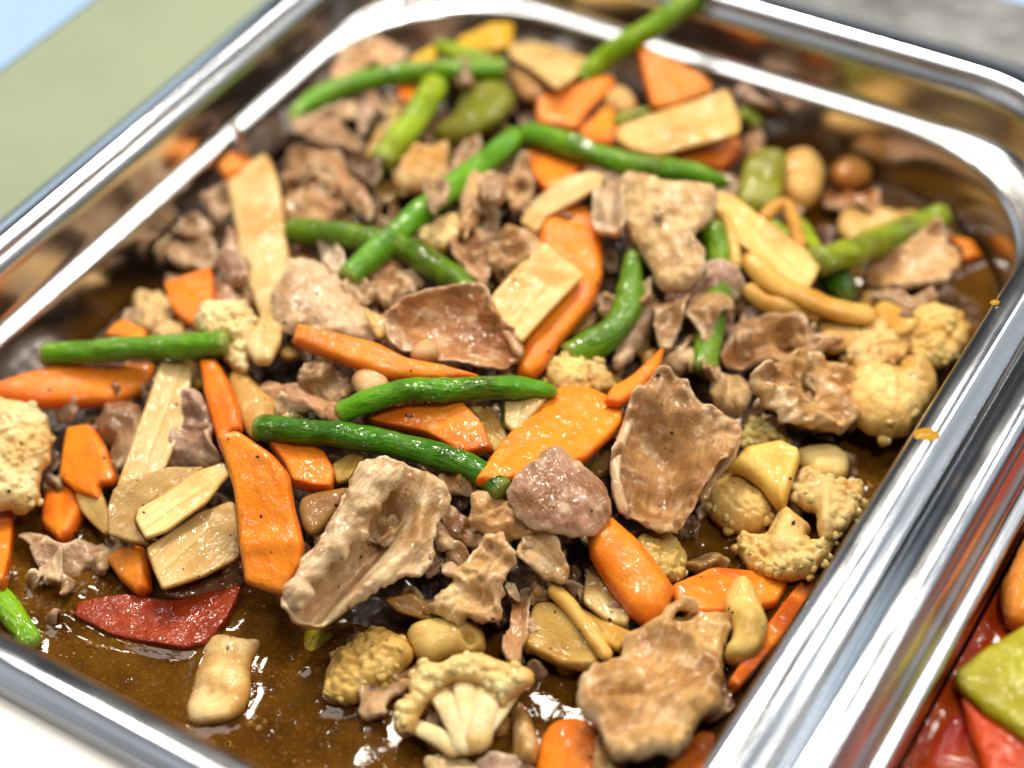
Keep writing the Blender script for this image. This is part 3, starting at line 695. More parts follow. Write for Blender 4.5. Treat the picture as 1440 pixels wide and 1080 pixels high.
bamboo('long pale bamboo slab standing against the left of the heap', [(319,253),(372,216),(382,228),(393,260),(399,312),(406,362),(400,396),(384,414),(358,422),(350,405),(340,370),(328,300)], 8, (0.797,0.590,0.286), bend=-0.5, follow=0.2)
bamboo('curled bamboo end with a white tip below the long bamboo slab', [(354,418),(395,398),(402,440),(396,486),(381,510),(358,510),(344,492),(366,450)], 5.5, (0.768,0.610,0.311), T=2.4, R=3.5)
cauli('cream cauliflower floret at the end of the short bright green bean', [(279,432),(300,426),(320,422),(345,428),(358,448),(361,475),(356,500),(346,528),(327,520),(308,497),(276,466)], 8, CRM, T=5, R=6, cell=1.6)
meat('curled pork ring near the left wall above the square carrot', [(237,360),(252,342),(280,335),(306,350),(303,376),(290,386),(265,384),(242,376)], 4.5, TAN, bend=0, ridges=[([(262,362),(288,366)], -2.5, 9)], curl=1.5)
meat('small pork knob above the curled pork ring', [(250,326),(262,313),(285,311),(302,324),(292,338),(258,339)], 4.5, TAN, T=2.5, R=3)
meat('little pork nub left of the long bamboo slab', [(289,286),(300,272),(322,271),(327,300),(318,311),(293,306)], 5, TAN, T=2.5, R=3)
carrot('little orange carrot chunk resting at the steel ledge', [(306,242),(318,226),(345,214),(354,226),(341,246),(318,257)], 9, (0.78,0.204,0.007), T=3, R=2.5)
meat('dark brown crumb sitting over the steel ledge', [(325,186),(338,181),(347,206),(336,216)], 13, (0.225,0.096,0.038), T=1.5, R=2, rag=0.2)
meat('tan pork flap under the left tip of the curved green bean', [(407,181),(420,166),(470,160),(486,180),(510,192),(514,205),(490,210),(442,202),(420,196)], 4.5, TAN)
meat('pork cap folded like a mushroom beside the long bamboo slab', [(395,226),(406,205),(436,194),(472,200),(490,234),(506,255),(520,274),(511,287),(485,270),(474,252),(440,250),(414,247)], 6.0, (0.591,0.343,0.164), curl=-2, T=1.8, R=2.2)
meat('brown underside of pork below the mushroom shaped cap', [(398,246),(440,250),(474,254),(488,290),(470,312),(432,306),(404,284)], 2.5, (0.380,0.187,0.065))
meat('wrinkled pork slice left of the bean that forks downward', [(398,290),(430,276),(470,290),(488,306),(480,324),(440,326),(404,318)], 3.0, (0.507,0.289,0.129))

# ------------------------------------------------------------------ back
bean('long curved bright green bean lying along the back left of the heap', [(408,168),(440,142),(490,120),(560,104),(640,100),(712,97)], 15.5, 9, (0.104,0.294,0.007), ('tip', 'cut'))
bean('short pale green bean end above the long curved bean', [(616,66),(645,76),(690,90)], 14.1, 6, (0.198,0.343,0.017), ('cut', 'cut'))
bean('short thick lime green bean hanging below the long curved bean', [(612,118),(588,160),(562,195),(534,230)], 19.7, 7, (0.207,0.372,0.009), ('cut', 'cut'))
pepper('olive green bell pepper chunk under the long curved bean', [(610,190),(636,168),(652,140),(690,118),(716,124),(724,145),(706,172),(670,192),(630,199)], 5, (0.20,0.21,0.012), T=4, R=7, shape='smooth')
pepper('yellow bell pepper square at the back wall', [(640,60),(690,38),(722,36),(722,62),(700,78),(650,74)], 7, (0.80,0.48,0.008), T=2, follow=0.2)
pepper('small yellow bell pepper bit above the long curved bean', [(572,88),(612,66),(614,90),(582,98)], 6, (0.72,0.42,0.012), T=2)
bamboo('pale bamboo slab right of the yellow pepper square', [(712,66),(745,60),(800,75),(829,88),(806,112),(782,126),(745,98),(718,82)], 8, (0.749,0.530,0.207))
onion('tan onion piece below the pale bamboo slab', [(718,96),(745,100),(778,126),(768,138),(735,138),(722,120)], 4, (0.553,0.330,0.133), T=3)
bean('long green bean leaning out over the back ledge', [(1000,-22),(966,4),(926,33),(880,62),(846,86),(816,116)], 16.4, 9, (0.136,0.294,0.006), ('cut', 'cut'), zs=[47,45,41,36,31,27])
carrot('flat salmon coloured carrot slice beside the bean fork', [(753,143),(800,128),(860,109),(864,124),(833,153),(810,186),(755,176)], 8, (0.80,0.230,0.022), T=2)
carrot('narrow orange carrot slice behind the bean fork', [(812,190),(860,148),(868,180),(862,206),(830,204)], 5, OR, T=2)
carrot('bright carrot slice standing up at the back of the heap', [(895,64),(927,76),(964,98),(998,120),(1001,132),(947,152),(917,156),(906,117)], 8, (0.86,0.212,0.007), T=2, slope=(-0.35,0.2))
bamboo('broad yellow bamboo slab with a dark knot at the back', [(865,186),(870,177),(977,143),(1023,127),(1041,167),(1041,191),(930,222),(887,212),(867,198)], 9, (0.701,0.460,0.126))
carrot('carrot slice under the broad yellow bamboo slab', [(925,222),(1036,194),(1042,216),(1016,240),(955,232)], 5, (0.84,0.196,0.006), T=2.2)
meat('pork scrap at the corner of the broad yellow bamboo slab', [(1028,132),(1065,127),(1093,138),(1098,155),(1080,167),(1060,162),(1043,150)], 7, PNK, T=2)
meat('small hanging pork scrap right of the carrot under bamboo', [(1044,190),(1068,176),(1074,205),(1061,234),(1044,226)], 4, (0.478,0.275,0.141))
bean('tiny green bean stub beside the pork scrap at the back', [(1040,160),(1056,166),(1066,176)], 10.3, 6, (0.187,0.294,0.010), ('cut', 'cut'))
onion('round tan onion cap between two back carrot slices', [(848,142),(868,124),(890,134),(894,154),(870,160)], 5, (0.630,0.410,0.163), T=3)
bean('hidden green bean piece at the end of the broad bamboo slab', [(862,172),(890,163),(912,158)], 8.5, 6, (0.177,0.245,0.010), ('cut', 'cut'))
onion('brown onion slice behind the standing carrot slice', [(938,74),(962,68),(986,84),(993,106),(970,108)], 5, (0.485,0.290,0.091), T=2)
bean('green bean running right from the bean fork', [(733,184),(790,200),(850,222),(900,235),(960,242),(1026,260)], 17.9, 10, (0.088,0.255,0.006), ('round', 'tip'))
bean('green bean running down left from the bean fork', [(732,188),(692,221),(642,259),(592,299),(552,334),(516,366),(488,392)], 18.3, 8.5, (0.078,0.265,0.007), ('round', 'cut'))
bean('wrinkled olive green bean crossing under the mushroom cap pork', [(410,325),(470,328),(530,340),(580,355),(622,382),(658,408),(695,430)], 19.7, 7, (0.078,0.186,0.004), ('cut', 'tip'), bumps=0.2)
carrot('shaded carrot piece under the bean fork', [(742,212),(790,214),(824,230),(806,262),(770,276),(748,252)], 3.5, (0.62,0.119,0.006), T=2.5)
bamboo('curved pale bamboo slice above the steep carrot wedge', [(730,312),(765,275),(800,252),(832,243),(852,248),(846,266),(812,286),(770,306),(755,330)], 7, (0.768,0.580,0.275), bend=1.0)
carrot('steep carrot wedge beneath the square bamboo slab', [(760,306),(782,297),(830,294),(847,330),(848,392),(834,432),(790,482),(764,521),(747,535),(725,531),(735,480),(752,400)], 4.5, (0.80,0.170,0.006), T=3.2, R=3.0, tilt=0, follow=0.3)
bamboo('square bamboo slab lying across the steep carrot wedge', [(689,420),(763,339),(823,386),(805,407),(750,465),(733,484),(695,438)], 12.5, (0.797,0.550,0.230), tilt=0, follow=0.3)
meat('chunky square pork slice on top of the heap', [(877,250),(905,244),(940,258),(1001,254),(998,300),(976,330),(990,350),(986,386),(960,402),(928,403),(910,370),(880,325),(868,300)], 9, (0.732,0.509,0.239), T=3.2, R=2.6, fold=1.2, curl=0)
meat('pork flap joined to the left of the chunky square slice', [(834,318),(845,285),(860,250),(882,254),(880,320),(856,323)], 6.5, TAN)
meat('pinkish pork slice below the chunky square slice', [(936,426),(943,405),(990,388),(993,368),(1020,361),(1046,384),(1047,410),(1020,432),(985,427),(950,434)], 7, PNK, T=1.8, fold=1.0)
meat('pork tongue draped over the cut green bean', [(964,432),(978,410),(1005,403),(1031,420),(1031,437),(1010,443),(1002,479),(988,481),(978,460),(964,444)], 10, GLD, T=1.6)
bean('thick glossy green bean bent beside the steep carrot wedge', [(889,352),(887,400),(878,445),(846,478),(796,502)], 21.6, 6, (0.078,0.216,0.005), ('tip', 'cut'))
bean('cut green bean standing under the pork tongue', [(1000,318),(1010,360),(1010,400),(1003,440),(995,482),(990,522)], 18.8, 5, (0.104,0.245,0.008), ('cut', 'cut'))
bamboo('large yellow bamboo slab on the right of the heap', [(1003,270),(1030,275),(1076,311),(1158,370),(1138,408),(1116,401),(1060,362),(1038,345),(1012,310)], 8, (0.797,0.550,0.161))
stick('long curved bamboo strip below the large yellow bamboo slab', [(1046,358),(1062,374),(1092,400),(1137,422),(1183,438),(1232,444)], 18, 7, (0.730,0.450,0.103), flat=0.7)
stick('shorter bamboo strip below the long curved strip', [(1046,402),(1072,424),(1110,434),(1156,446)], 13, 4.5, (0.682,0.430,0.115))
stick('thin hooked bamboo strip over the cut green bean', [(1000,290),(1021,308),(1031,342),(1036,378)], 9, 9, (0.768,0.520,0.150))
onion('pale yellow onion slice behind the end of the curved bamboo strip', [(1150,455),(1190,452),(1216,460),(1196,490),(1165,484)], 4, (0.660,0.440,0.143), T=2)

# ------------------------------------------------------------------ right
pepper('green bell pepper wedge near the back right corner', [(1036,280),(1046,230),(1073,213),(1104,222),(1102,262),(1090,294),(1061,300),(1038,292)], 5, (0.26,0.27,0.016), T=4, R=6, shape='smooth')
onion('round tan onion half leaning on the green pepper wedge', [(1098,226),(1120,212),(1146,224),(1157,250),(1149,281),(1130,294),(1106,278),(1098,262)], 5, (0.708,0.440,0.143), T=5, R=7)
bean('straight cut green bean pointing at the back right corner', [(1328,303),(1280,322),(1230,342),(1190,358),(1148,368)], 19.7, 9, (0.157,0.245,0.005), ('cut', 'cut'))
bean('thin green bean scrap above the straight cut bean', [(1122,306),(1138,338),(1150,366)], 11.3, 5, (0.177,0.294,0.010), ('tip', 'cut'))
bean('dark wet bean end below the straight cut bean', [(1164,376),(1178,396),(1190,424)], 23.5, 1.5, GD, ('cut', 'round'))
stick('hooked orange strip beside the green pepper wedge', [(1072,310),(1088,291),(1106,288),(1116,312),(1126,348)], 10, 5.5, (0.682,0.360,0.081))
bean('green bean crumb inside the hooked orange strip', [(1084,318),(1096,326),(1104,336)], 11.3, 4, (0.166,0.274,0.010), ('cut', 'cut'))
meat('square pork slice right of the straight cut bean', [(1220,377),(1269,352),(1324,326),(1332,351),(1352,369),(1337,400),(1305,413),(1226,408)], 5, (0.675,0.411,0.169), T=2.2, fold=0.8)
meat('pork edge below the square slice near the right wall', [(1224,410),(1300,414),(1322,420),(1292,446),(1250,432)], 2.8, TAN)
carrot('brown glazed carrot scrap at the right of the square pork slice', [(1332,334),(1368,342),(1382,366),(1354,372)], 2.5, (0.45,0.162,0.015), T=2.5, R=2)
cauli('tan cauliflower bud below the curved bamboo strip end', [(1188,494),(1214,460),(1244,446),(1270,460),(1277,500),(1240,517),(1205,520)], 3.5, (0.780,0.510,0.207), cell=1.0, cell_s=4)
cauli('golden cauliflower floret touching the right wall', [(1262,474),(1280,442),(1310,429),(1345,440),(1364,470),(1350,502),(1310,518),(1280,502)], 3.5, (0.811,0.568,0.192), cell=1.2)
onion('yellow onion petal between two cauliflower buds', [(1226,440),(1245,424),(1276,440),(1292,456),(1262,472)], 5, (0.708,0.460,0.102), T=1.6)
cauli('large smooth golden cauliflower floret beside the right rim', [(1190,567),(1200,520),(1227,516),(1260,522),(1293,499),(1314,527),(1314,560),(1295,588),(1270,614),(1227,611),(1200,594)], 5, (0.82,0.58,0.21), T=8, R=11, cell=1.0, cell_s=8, curds=(14,0.8,2.0), ridges=[([(1262,520),(1262,575)], -1.6, 9)])
meat('curled brown pork sheet under the bamboo strips', [(1019,521),(1020,487),(1043,453),(1093,446),(1134,450),(1140,479),(1188,487),(1150,508),(1093,508),(1050,518)], 5, (0.478,0.260,0.099), bend=0, ridges=[([(1040,505),(1080,482),(1125,470)], -3.5, 14)], curl=1.5)
meat('chunky torn pork piece beside the large golden floret', [(1056,520),(1090,515),(1110,500),(1145,510),(1166,520),(1201,530),(1196,570),(1206,600),(1181,606),(1172,617),(1140,613),(1105,601),(1080,562),(1060,545)], 6, (0.619,0.384,0.141), T=3, R=3.5, fold=3.1, fold_s=7)
meat('small pork shred above the dished pork slice', [(1000,545),(1020,528),(1045,530),(1057,560),(1046,582),(1010,580)], 5, GLD, T=2.5, R=3)
onion('tan onion bit on the curled brown pork sheet', [(1144,481),(1160,467),(1186,470),(1190,489),(1165,497)], 7.5, (0.640,0.420,0.163), T=2.5, R=4)
DISH = meat('big dished pork slice holding gravy in its middle', [(872,612),(893,560),(920,536),(950,532),(973,560),(1005,585),(1041,600),(1036,635),(1011,665),(990,700),(975,726),(950,754),(905,751),(880,731),(864,690),(860,650)], 6.5, (0.507,0.296,0.120), T=1.2, ridges=[([(912,610),(935,650),(930,700)], -7.0, 30)], curl=3.5, frill=2.2, fold=1.8, bend=0, slope=(-0.15,0.25))
def edge_roll(parent, name, path, col, r, zlift, bumps=0.3):
    o = tube(name, path, 'meat', col, r, zlift, ('round', 'round'), bumps=bumps, poly=2, flat=0.8)
    o.parent = parent; o.matrix_parent_inverse = Matrix.Translation(-Vector(parent.location)); return o
edge_roll(DISH, 'fat_edge', [(880,724),(868,690),(866,650),(878,610),(897,563),(922,540),(950,536)], (0.66,0.48,0.26), 8, 10.5)
edge_roll(DISH, 'fat_edge', [(958,548),(982,572),(1008,588),(1036,604),(1030,636),(1006,668),(986,704)], (0.62,0.42,0.20), 8, 10)
cauli('greenish cauliflower bits right of the dished pork slice', [(1038,606),(1060,589),(1090,600),(1107,620),(1080,630),(1050,630)], 2.8, (0.614,0.490,0.164), T=3, R=4, cell=1.2, cell_s=3.5)
onion('angular yellow onion piece with a black peppery tip', [(1019,659),(1050,629),(1097,620),(1121,633),(1125,650),(1112,688),(1104,722),(1092,718),(1069,686),(1046,669)], 8, (0.860,0.590,0.143), T=3.4, R=3.0, shape='poly', ridges=[([(1121,640),(1095,715)], 1.5, 10)])
cauli('rounded cauliflower bud under the angular yellow onion', [(993,696),(1003,680),(1038,667),(1068,684),(1086,709),(1084,735),(1073,749),(1031,751),(1003,733)], 3.2, (0.780,0.539,0.180), T=6, R=8, cell=0.9, cell_s=6)
onion('smooth pale garlic clove by the right rim', [(1118,636),(1155,630),(1181,638),(1193,654),(1190,671),(1167,675),(1141,668),(1124,650)], 4, (0.825,0.630,0.245), 'garlic', 'garlic_clove', T=4, R=6)
cauli('branched cauliflower floret beside the right rim', [(1112,691),(1124,663),(1151,668),(1172,678),(1215,684),(1206,724),(1168,758),(1149,754),(1147,722),(1120,708)], 4, (0.759,0.539,0.219), T=4, R=5, cell=1.5, cell_s=4, ridges=[([(1155,745),(1160,700),(1130,680)], 1.5, 10)], mask=([(1155,745),(1158,700)], 18))
cauli('cauliflower floret with its cut stalk pointing up', [(1037,768),(1048,754),(1075,755),(1097,723),(1104,720),(1138,742),(1135,757),(1150,764),(1172,756),(1168,776),(1151,795),(1128,811),(1068,811),(1041,786)], 4, (0.780,0.568,0.219), T=4, R=4, cell=1.5, cell_s=4, ridges=[([(1115,730),(1100,775)], 2.2, 16)], mask=([(1115,730),(1100,780)], 26))
meat('sunken brown pork scrap left of the stalk up floret', [(956,792),(990,775),(1028,786),(1016,803),(975,808)], 3.5, (0.465,0.275,0.076), curl=0)
carrot('gravy glazed carrot slice below the sunken pork scrap', [(942,826),(1000,800),(1050,805),(1112,820),(1092,852),(1066,858),(1015,864),(970,864),(948,850)], 3.0, (0.56,0.115,0.007), T=1.8, R=1.5)
carrot('long dark carrot strip along the right wall', [(1142,798),(1154,814),(1098,902),(1036,974),(1022,962),(1060,905),(1100,850)], 2.5, (0.52,0.093,0.005), T=2)
onion('translucent cauliflower stem on the glazed carrot slice', [(1016,850),(1027,826),(1049,822),(1066,848),(1080,876),(1072,910),(1043,928),(1018,920),(1030,888)], 5.5, (0.689,0.510,0.154), 'cauliflower', 'cauliflower_stalk', T=4.5, R=6, fold=1.0, fold_s=6)

# ------------------------------------------------------------------ middle
carrot('broad flat carrot slice in the centre under a mauve pork slice', [(666,678),(707,620),(787,547),(827,550),(878,573),(874,600),(824,650),(770,670),(700,680)], 7.5, (0.86,0.246,0.013), T=1.9, R=1.3, tilt=0.03)
carrot('thin pointed carrot sliver on the broad flat carrot slice', [(849,568),(857,550),(890,530),(920,500),(935,488),(928,520),(900,551),(873,571)], 10.5, (0.85,0.230,0.010), T=1.8, R=1.6, tilt=0.05)
cauli('crumbly yellow cauliflower bud above the broad flat carrot', [(766,528),(780,507),(813,489),(834,507),(828,533),(821,552),(787,548)], 5, (0.811,0.568,0.207), T=4, R=5, cell=1.6, cell_s=3.5)
cauli('small cauliflower lump beside the crumbly yellow bud', [(822,526),(838,504),(855,528),(859,551),(835,557)], 4.5, (0.728,0.480,0.180), T=4, R=5, cell=0.9, cell_s=4)
meat('shaggy pork shred right of the thick glossy bean', [(860,502),(875,475),(895,440),(916,430),(914,470),(892,502),(868,522)], 4, TAN, T=2, R=2.5, fold=2.2)
meat('forked pork shred below the pinkish slice', [(904,420),(920,409),(936,430),(966,430),(956,466),(940,492),(924,481),(918,446)], 5.5, GLD, T=2, R=2.5, fold=2.6)
meat('small pork bit left of the standing cut bean', [(928,502),(955,490),(971,500),(966,522),(945,527)], 4, TAN, T=2.5, R=3)
BOWL = meat('brown pork shell curled open like a bowl', [(540,467),(553,440),(593,420),(663,407),(684,416),(691,443),(718,470),(736,500),(724,521),(700,531),(640,522),(590,508),(550,494)], 7, (0.478,0.227,0.076), T=1.3, R=1.3, fold=0.6, curl=5.5, bend=0, slope=(-0.35,0.35), step=0.7)
edge_roll(BOWL, 'rolled_edge', [(548,474),(556,442),(594,423),(662,410),(684,420),(692,446),(716,472),(732,502)], (0.50,0.28,0.13), 7, 11, 0.25)
onion('tan onion lump inside the brown pork shell', [(578,494),(596,482),(614,488),(616,504),(596,510),(580,506)], 8, (0.572,0.360,0.163), T=3, R=4)
meat('pale smooth pork slice with a purple bruise on its corner', [(383,413),(397,380),(417,362),(463,366),(488,403),(523,433),(541,453),(530,481),(473,468),(420,461),(393,448)], 7.5, (0.788,0.576,0.349), T=1.8, fold=1.0, curl=-1)
meat('pork nub behind the pale smooth slice', [(453,352),(475,353),(489,375),(472,388),(456,376)], 6, PALE, T=2.5, R=3)
bamboo('yellow bamboo scrap between pale pork and the brown shell', [(508,433),(546,450),(544,476),(530,480)], 8.5, (0.749,0.510,0.173))
carrot('long tapering carrot stick in front of the brown pork shell', [(411,484),(417,457),(533,486),(573,506),(623,516),(684,533),(623,539),(553,535),(487,514)], 10, (0.80,0.196,0.015), T=2.6, R=2, follow=0.2)
meat('dark edged pork strip left of the middle green bean', [(366,553),(385,536),(420,545),(455,558),(482,572),(489,590),(470,599),(440,580),(400,577)], 7.5, (0.591,0.343,0.169), T=1.8, R=2.2, fold=1.9)
meat('frilly pork clump under the tapering carrot stick', [(419,530),(430,509),(460,511),(490,524),(502,550),(480,567),(455,562),(430,549)], 7, TAN, T=2, R=2.2, fold=2.9, fold_s=5)
onion('glassy tan fat lump beside the frilly pork clump', [(494,536),(505,524),(524,520),(546,535),(541,551),(510,556)], 9, (0.660,0.420,0.204), T=3, R=4, rough=0.5)
bean('glossy wrinkled green bean across the middle of the heap', [(476,582),(520,563),(570,549),(620,549),(690,545),(740,546),(784,553)], 16.9, 11, (0.062,0.240,0.006), ('cut', 'tip'), bumps=0.18)
bean('long dark green bean below the glossy wrinkled bean', [(360,601),(420,606),(490,613),(560,626),(620,642),(668,660),(708,692)], 18.3, 10.5, (0.034,0.152,0.003), ('cut', 'cut'))
carrot('toasted carrot slice between the two middle green beans', [(513,592),(550,575),(600,571),(652,569),(682,600),(692,632),(650,642),(600,612),(540,600)], 5, (0.74,0.162,0.007), T=2)
bamboo('dull yellow bamboo strip beside the toasted carrot slice', [(658,570),(690,574),(712,610),(718,642),(694,640),(676,600)], 4.5, (0.518,0.360,0.092))
bean('dark green bean stub under the small ribbed leek chip', [(716,556),(714,580),(716,604)], 11.3, 6, GD, ('cut', 'cut'))
leek('small ribbed leek chip with a red fleck', [(709,553),(740,549),(766,568),(745,590),(724,612),(709,598)], 9, (0.653,0.510,0.252))
meat('mauve glossy pork slice resting on the broad flat carrot', [(722,667),(773,627),(787,624),(814,643),(854,683),(858,730),(827,751),(773,744),(740,728),(719,693)], 14, (0.521,0.309,0.192), T=1.6, fold=1.0, curl=-1.5, tilt=0.05, bend=-2)
meat('frilly fat curl left of the mauve glossy slice', [(660,722),(666,693),(690,689),(708,700),(741,723),(774,748),(753,752),(690,755),(658,732)], 8.5, (0.704,0.466,0.195), T=2.4, R=3, fold=2.2, fold_s=5)
meat('rounded pork lobe with a dark fleck below the mauve slice', [(729,774),(740,747),(773,750),(791,773),(802,807),(790,824),(757,811),(737,794)], 8.5, (0.704,0.481,0.216), T=2.4, R=4, fold=1.0)
meat('knobbly fatty pork strip right of the big folded slice', [(598,857),(628,826),(640,800),(665,780),(680,755),(707,754),(728,775),(720,802),(705,836),(704,868),(690,880),(660,872),(648,884),(620,868)], 8, (0.760,0.521,0.239), T=2.8, R=3, fold=3.1, fold_s=5, rag=1.0)
bamboo('amber strip under the knobbly fatty pork strip', [(538,842),(580,834),(622,860),(612,877),(560,862)], 4.5, (0.518,0.300,0.081), T=1.2)
BOAT = meat('big folded pale pork slice standing open like a boat', [(398,842),(412,815),(450,757),(480,707),(507,655),(527,648),(553,650),(590,663),(631,690),(632,717),(614,738),(611,777),(604,804),(560,821),(520,848),(473,868),(423,875),(402,860)], 7, (0.788,0.590,0.337), T=1.4, R=1.3, step=0.6, fold=1.0, fold_s=8, rag=0.8, curl=1.0, bend=0, slope=(-0.25,0.15),
     ridges=[([(436,852),(470,815),(515,765),(548,715)], -13.0, 24), ([(600,690),(585,770),(540,815),(480,855)], 3.0, 15), ([(412,862),(430,870)], 3, 14)])
FLAP = sheet('fold', [(399,842),(407,812),(450,756),(480,706),(506,652),(527,641),(552,646),(572,660),(570,676),(548,692),(534,716),(520,730),(516,752),(494,764),(484,784),(462,796),(450,812),(437,818),(440,836),(428,850),(408,856)], 'meat', (0.796,0.618,0.359), 16, T=1.3, R=1.3, step=0.6, shape='smooth', rag=0.9, fold=0.8, fold_s=7, rough_s=2.6, curl=-2.0, frill=0.8, bend=0, slope=(-0.45,0.3), seed=31)
FLAP.parent = BOAT; FLAP.matrix_parent_inverse = Matrix.Translation(-Vector(BOAT.location))
onion('dark glossy onion layer left of the big folded pork', [(424,702),(470,690),(492,690),(472,722),(442,752),(425,738)], 3.5, (0.339,0.180,0.052), T=1.5, R=2)
bamboo('olive yellow chip above the big folded pork', [(468,657),(500,631),(514,645),(492,676),(474,682)], 5.5, (0.518,0.390,0.103))
meat('brown knuckle of pork right of the big folded slice top', [(600,667),(622,655),(650,639),(667,650),(670,690),(640,702),(620,687)], 5, (0.478,0.275,0.110), T=3, R=4)
meat('thin brown pork edge between folded slice and fat curl', [(622,716),(650,722),(676,748),(690,764),(660,770),(628,752)], 4, (0.366,0.179,0.065))
onion('tubular onion core with a dark hole', [(572,890),(596,875),(648,872),(674,884),(684,909),(674,922),(629,926),(604,934),(584,922)], 4, (0.630,0.440,0.133), T=5, R=7, fold=0.1, ridges=[([(656,907),(659,909)], -5.0, 6)])
cauli('golden brown cauliflower floret left of the tubular onion', [(458,965),(470,926),(496,908),(532,883),(566,898),(580,921),(552,952),(532,965),(493,990),(461,988)], 4, (0.697,0.470,0.138), T=5, R=7, cell=1.4, cell_s=5)
meat('small mauve pork stick beside the big white floret', [(514,977),(532,962),(580,944),(577,971),(546,993),(544,1013),(508,1010)], 4, (0.563,0.343,0.164), T=2.5, R=3.5, fold=0.7)
meat('brown crumb of pork above the small mauve stick', [(548,948),(570,934),(596,938),(594,954),(566,958)], 5, (0.394,0.220,0.065), T=2, R=3)
WH = (0.80, 0.66, 0.36)
FLO = cauli('big white cauliflower floret cut open with branching stems', [(553,1010),(558,989),(576,977),(574,963),(587,939),(604,932),(623,931),(646,920),(679,920),(707,931),(736,937),(749,947),(748,963),(719,984),(708,996),(694,980),(676,964),(650,960),(626,966),(606,984),(592,1004),(580,1030),(566,1038),(556,1029)], 7.5, (0.82,0.62,0.27), T=3.6, R=4.5, cell=1.0, cell_s=4.5, rag=0.3, slope=(-0.1,0.3), tilt=0, curds=(24,0.7,1.7))
for pth, r_, tp in (([(656,1062),(641,1012),(608,962)], 19, 0.15), ([(660,1060),(676,1010),(694,956)], 24, 0.1), ([(650,1060),(612,1034),(568,1016)], 15, 0.15), ([(658,1058),(657,1000),(652,950)], 19, 0.15), ([(662,1056),(696,1008),(726,966)], 13, 0.1)):
    o = tube('stem', pth, 'cauli', WH, r_, 7.0, ('round', 'round'), flat=0.55, bumps=0.06, taper=tp)
    o.parent = FLO; o.matrix_parent_inverse = Matrix.Translation(-Vector(FLO.location))
meat('thin upright pork strip right of the tubular onion', [(706,918),(717,892),(722,848),(746,838),(744,889),(741,912),(730,938),(711,932)], 6, (0.507,0.275,0.120), T=2, R=2.4, fold=1.0)
onion('broad amber onion layer right of the upright pork strip', [(738,914),(750,853),(787,849),(836,870),(852,905),(834,942),(795,941),(752,922)], 4.5, (0.524,0.330,0.077), T=1.4, R=2, ridges=[([(745,910),(795,935),(835,935)], 1.5, 8)])
stick('tapering yellow strip across the broad amber onion', [(772,824),(800,850),(826,886),(858,928)], 11, 8, (0.730,0.460,0.115))
bamboo('flat yellow strip right of the tapering strip', [(816,856),(850,874),(895,895),(870,917),(842,905)], 6, (0.653,0.440,0.115), T=1.4)
leek('ribbed leek scrap left of the thick carrot stick', [(824,800),(840,792),(870,830),(887,870),(880,882),(850,872),(820,850)], 5, (0.634,0.480,0.219))
carrot('thick rounded carrot stick pointing down from the dished pork', [(826,750),(857,729),(893,760),(933,807),(948,834),(934,868),(907,880),(883,861),(853,818),(829,780)], 7.5, (0.82,0.196,0.008), T=5, R=6.5)
cauli('brown stained cauliflower bit right of the thick carrot stick', [(893,762),(920,751),(946,760),(964,790),(956,817),(930,812),(905,786)], 3.5, (0.572,0.392,0.110), T=3, R=4, cell=1.1, cell_s=3.5)
meat('big lumpy golden pork piece at the front right', [(812,968),(835,942),(871,926),(882,903),(910,895),(928,868),(952,866),(990,866),(1025,868),(1030,884),(1018,914),(1014,976),(1011,1010),(982,1021),(971,1043),(949,1063),(885,1068),(860,1062),(843,1020),(816,1004)], 6, (0.675,0.426,0.158), T=3.4, R=4, step=0.6, fold=2.4, fold_s=9, rough=0.18, seed=12.3, curl=0, bend=0, ridges=[([(925,905),(955,925)], 5.0, 20), ([(890,1005),(850,990)], 2.0, 16), ([(840,985),(905,985),(925,965)], -1.6, 7)])
meat('curled pork hook on top of the big lumpy piece', [(918,880),(930,850),(952,836),(978,844),(976,855),(956,857),(946,872),(934,890)], 9, (0.646,0.411,0.164), T=2, R=2.2, fold=0.7)
meat('mauve pork edge right of the big lumpy piece', [(984,968),(1012,958),(1016,1008),(988,1022),(972,1004)], 4, (0.465,0.275,0.141), T=1.6)
meat('pale pork tail hanging below the big lumpy piece', [(842,1048),(868,1062),(884,1082),(880,1110),(836,1110),(838,1078)], 3.5, (0.704,0.454,0.174), T=2)
carrot('wet orange carrot slice sunk at the front between floret and pork', [(757,1058),(775,1022),(808,1012),(838,1026),(846,1060),(838,1100),(760,1100)], 3.2, (0.80,0.170,0.006), T=2.2, R=3, shape='smooth')
meat('spindle shaped pork shred right of the big white floret', [(719,1005),(728,989),(746,1010),(759,1036),(754,1062),(735,1065),(722,1042)], 3.5, (0.563,0.343,0.110), T=3, R=4, fold=0.6)
carrot('dark orange carrot corner by the right rim at the front', [(936,1074),(985,1030),(1006,1040),(985,1100),(936,1100)], 2.2, (0.55,0.102,0.005), T=2)
meat('mauve pork scrap below the big white floret', [(655,1084),(690,1058),(732,1064),(756,1090),(740,1110),(660,1110)], 3.5, PNK, T=2)
cauli('cauliflower crumb at the front edge of the gravy', [(596,1086),(618,1062),(660,1072),(676,1092),(640,1110),(600,1110)], 2.5, (0.749,0.539,0.275), T=3, R=4, cell=1.2, cell_s=4)

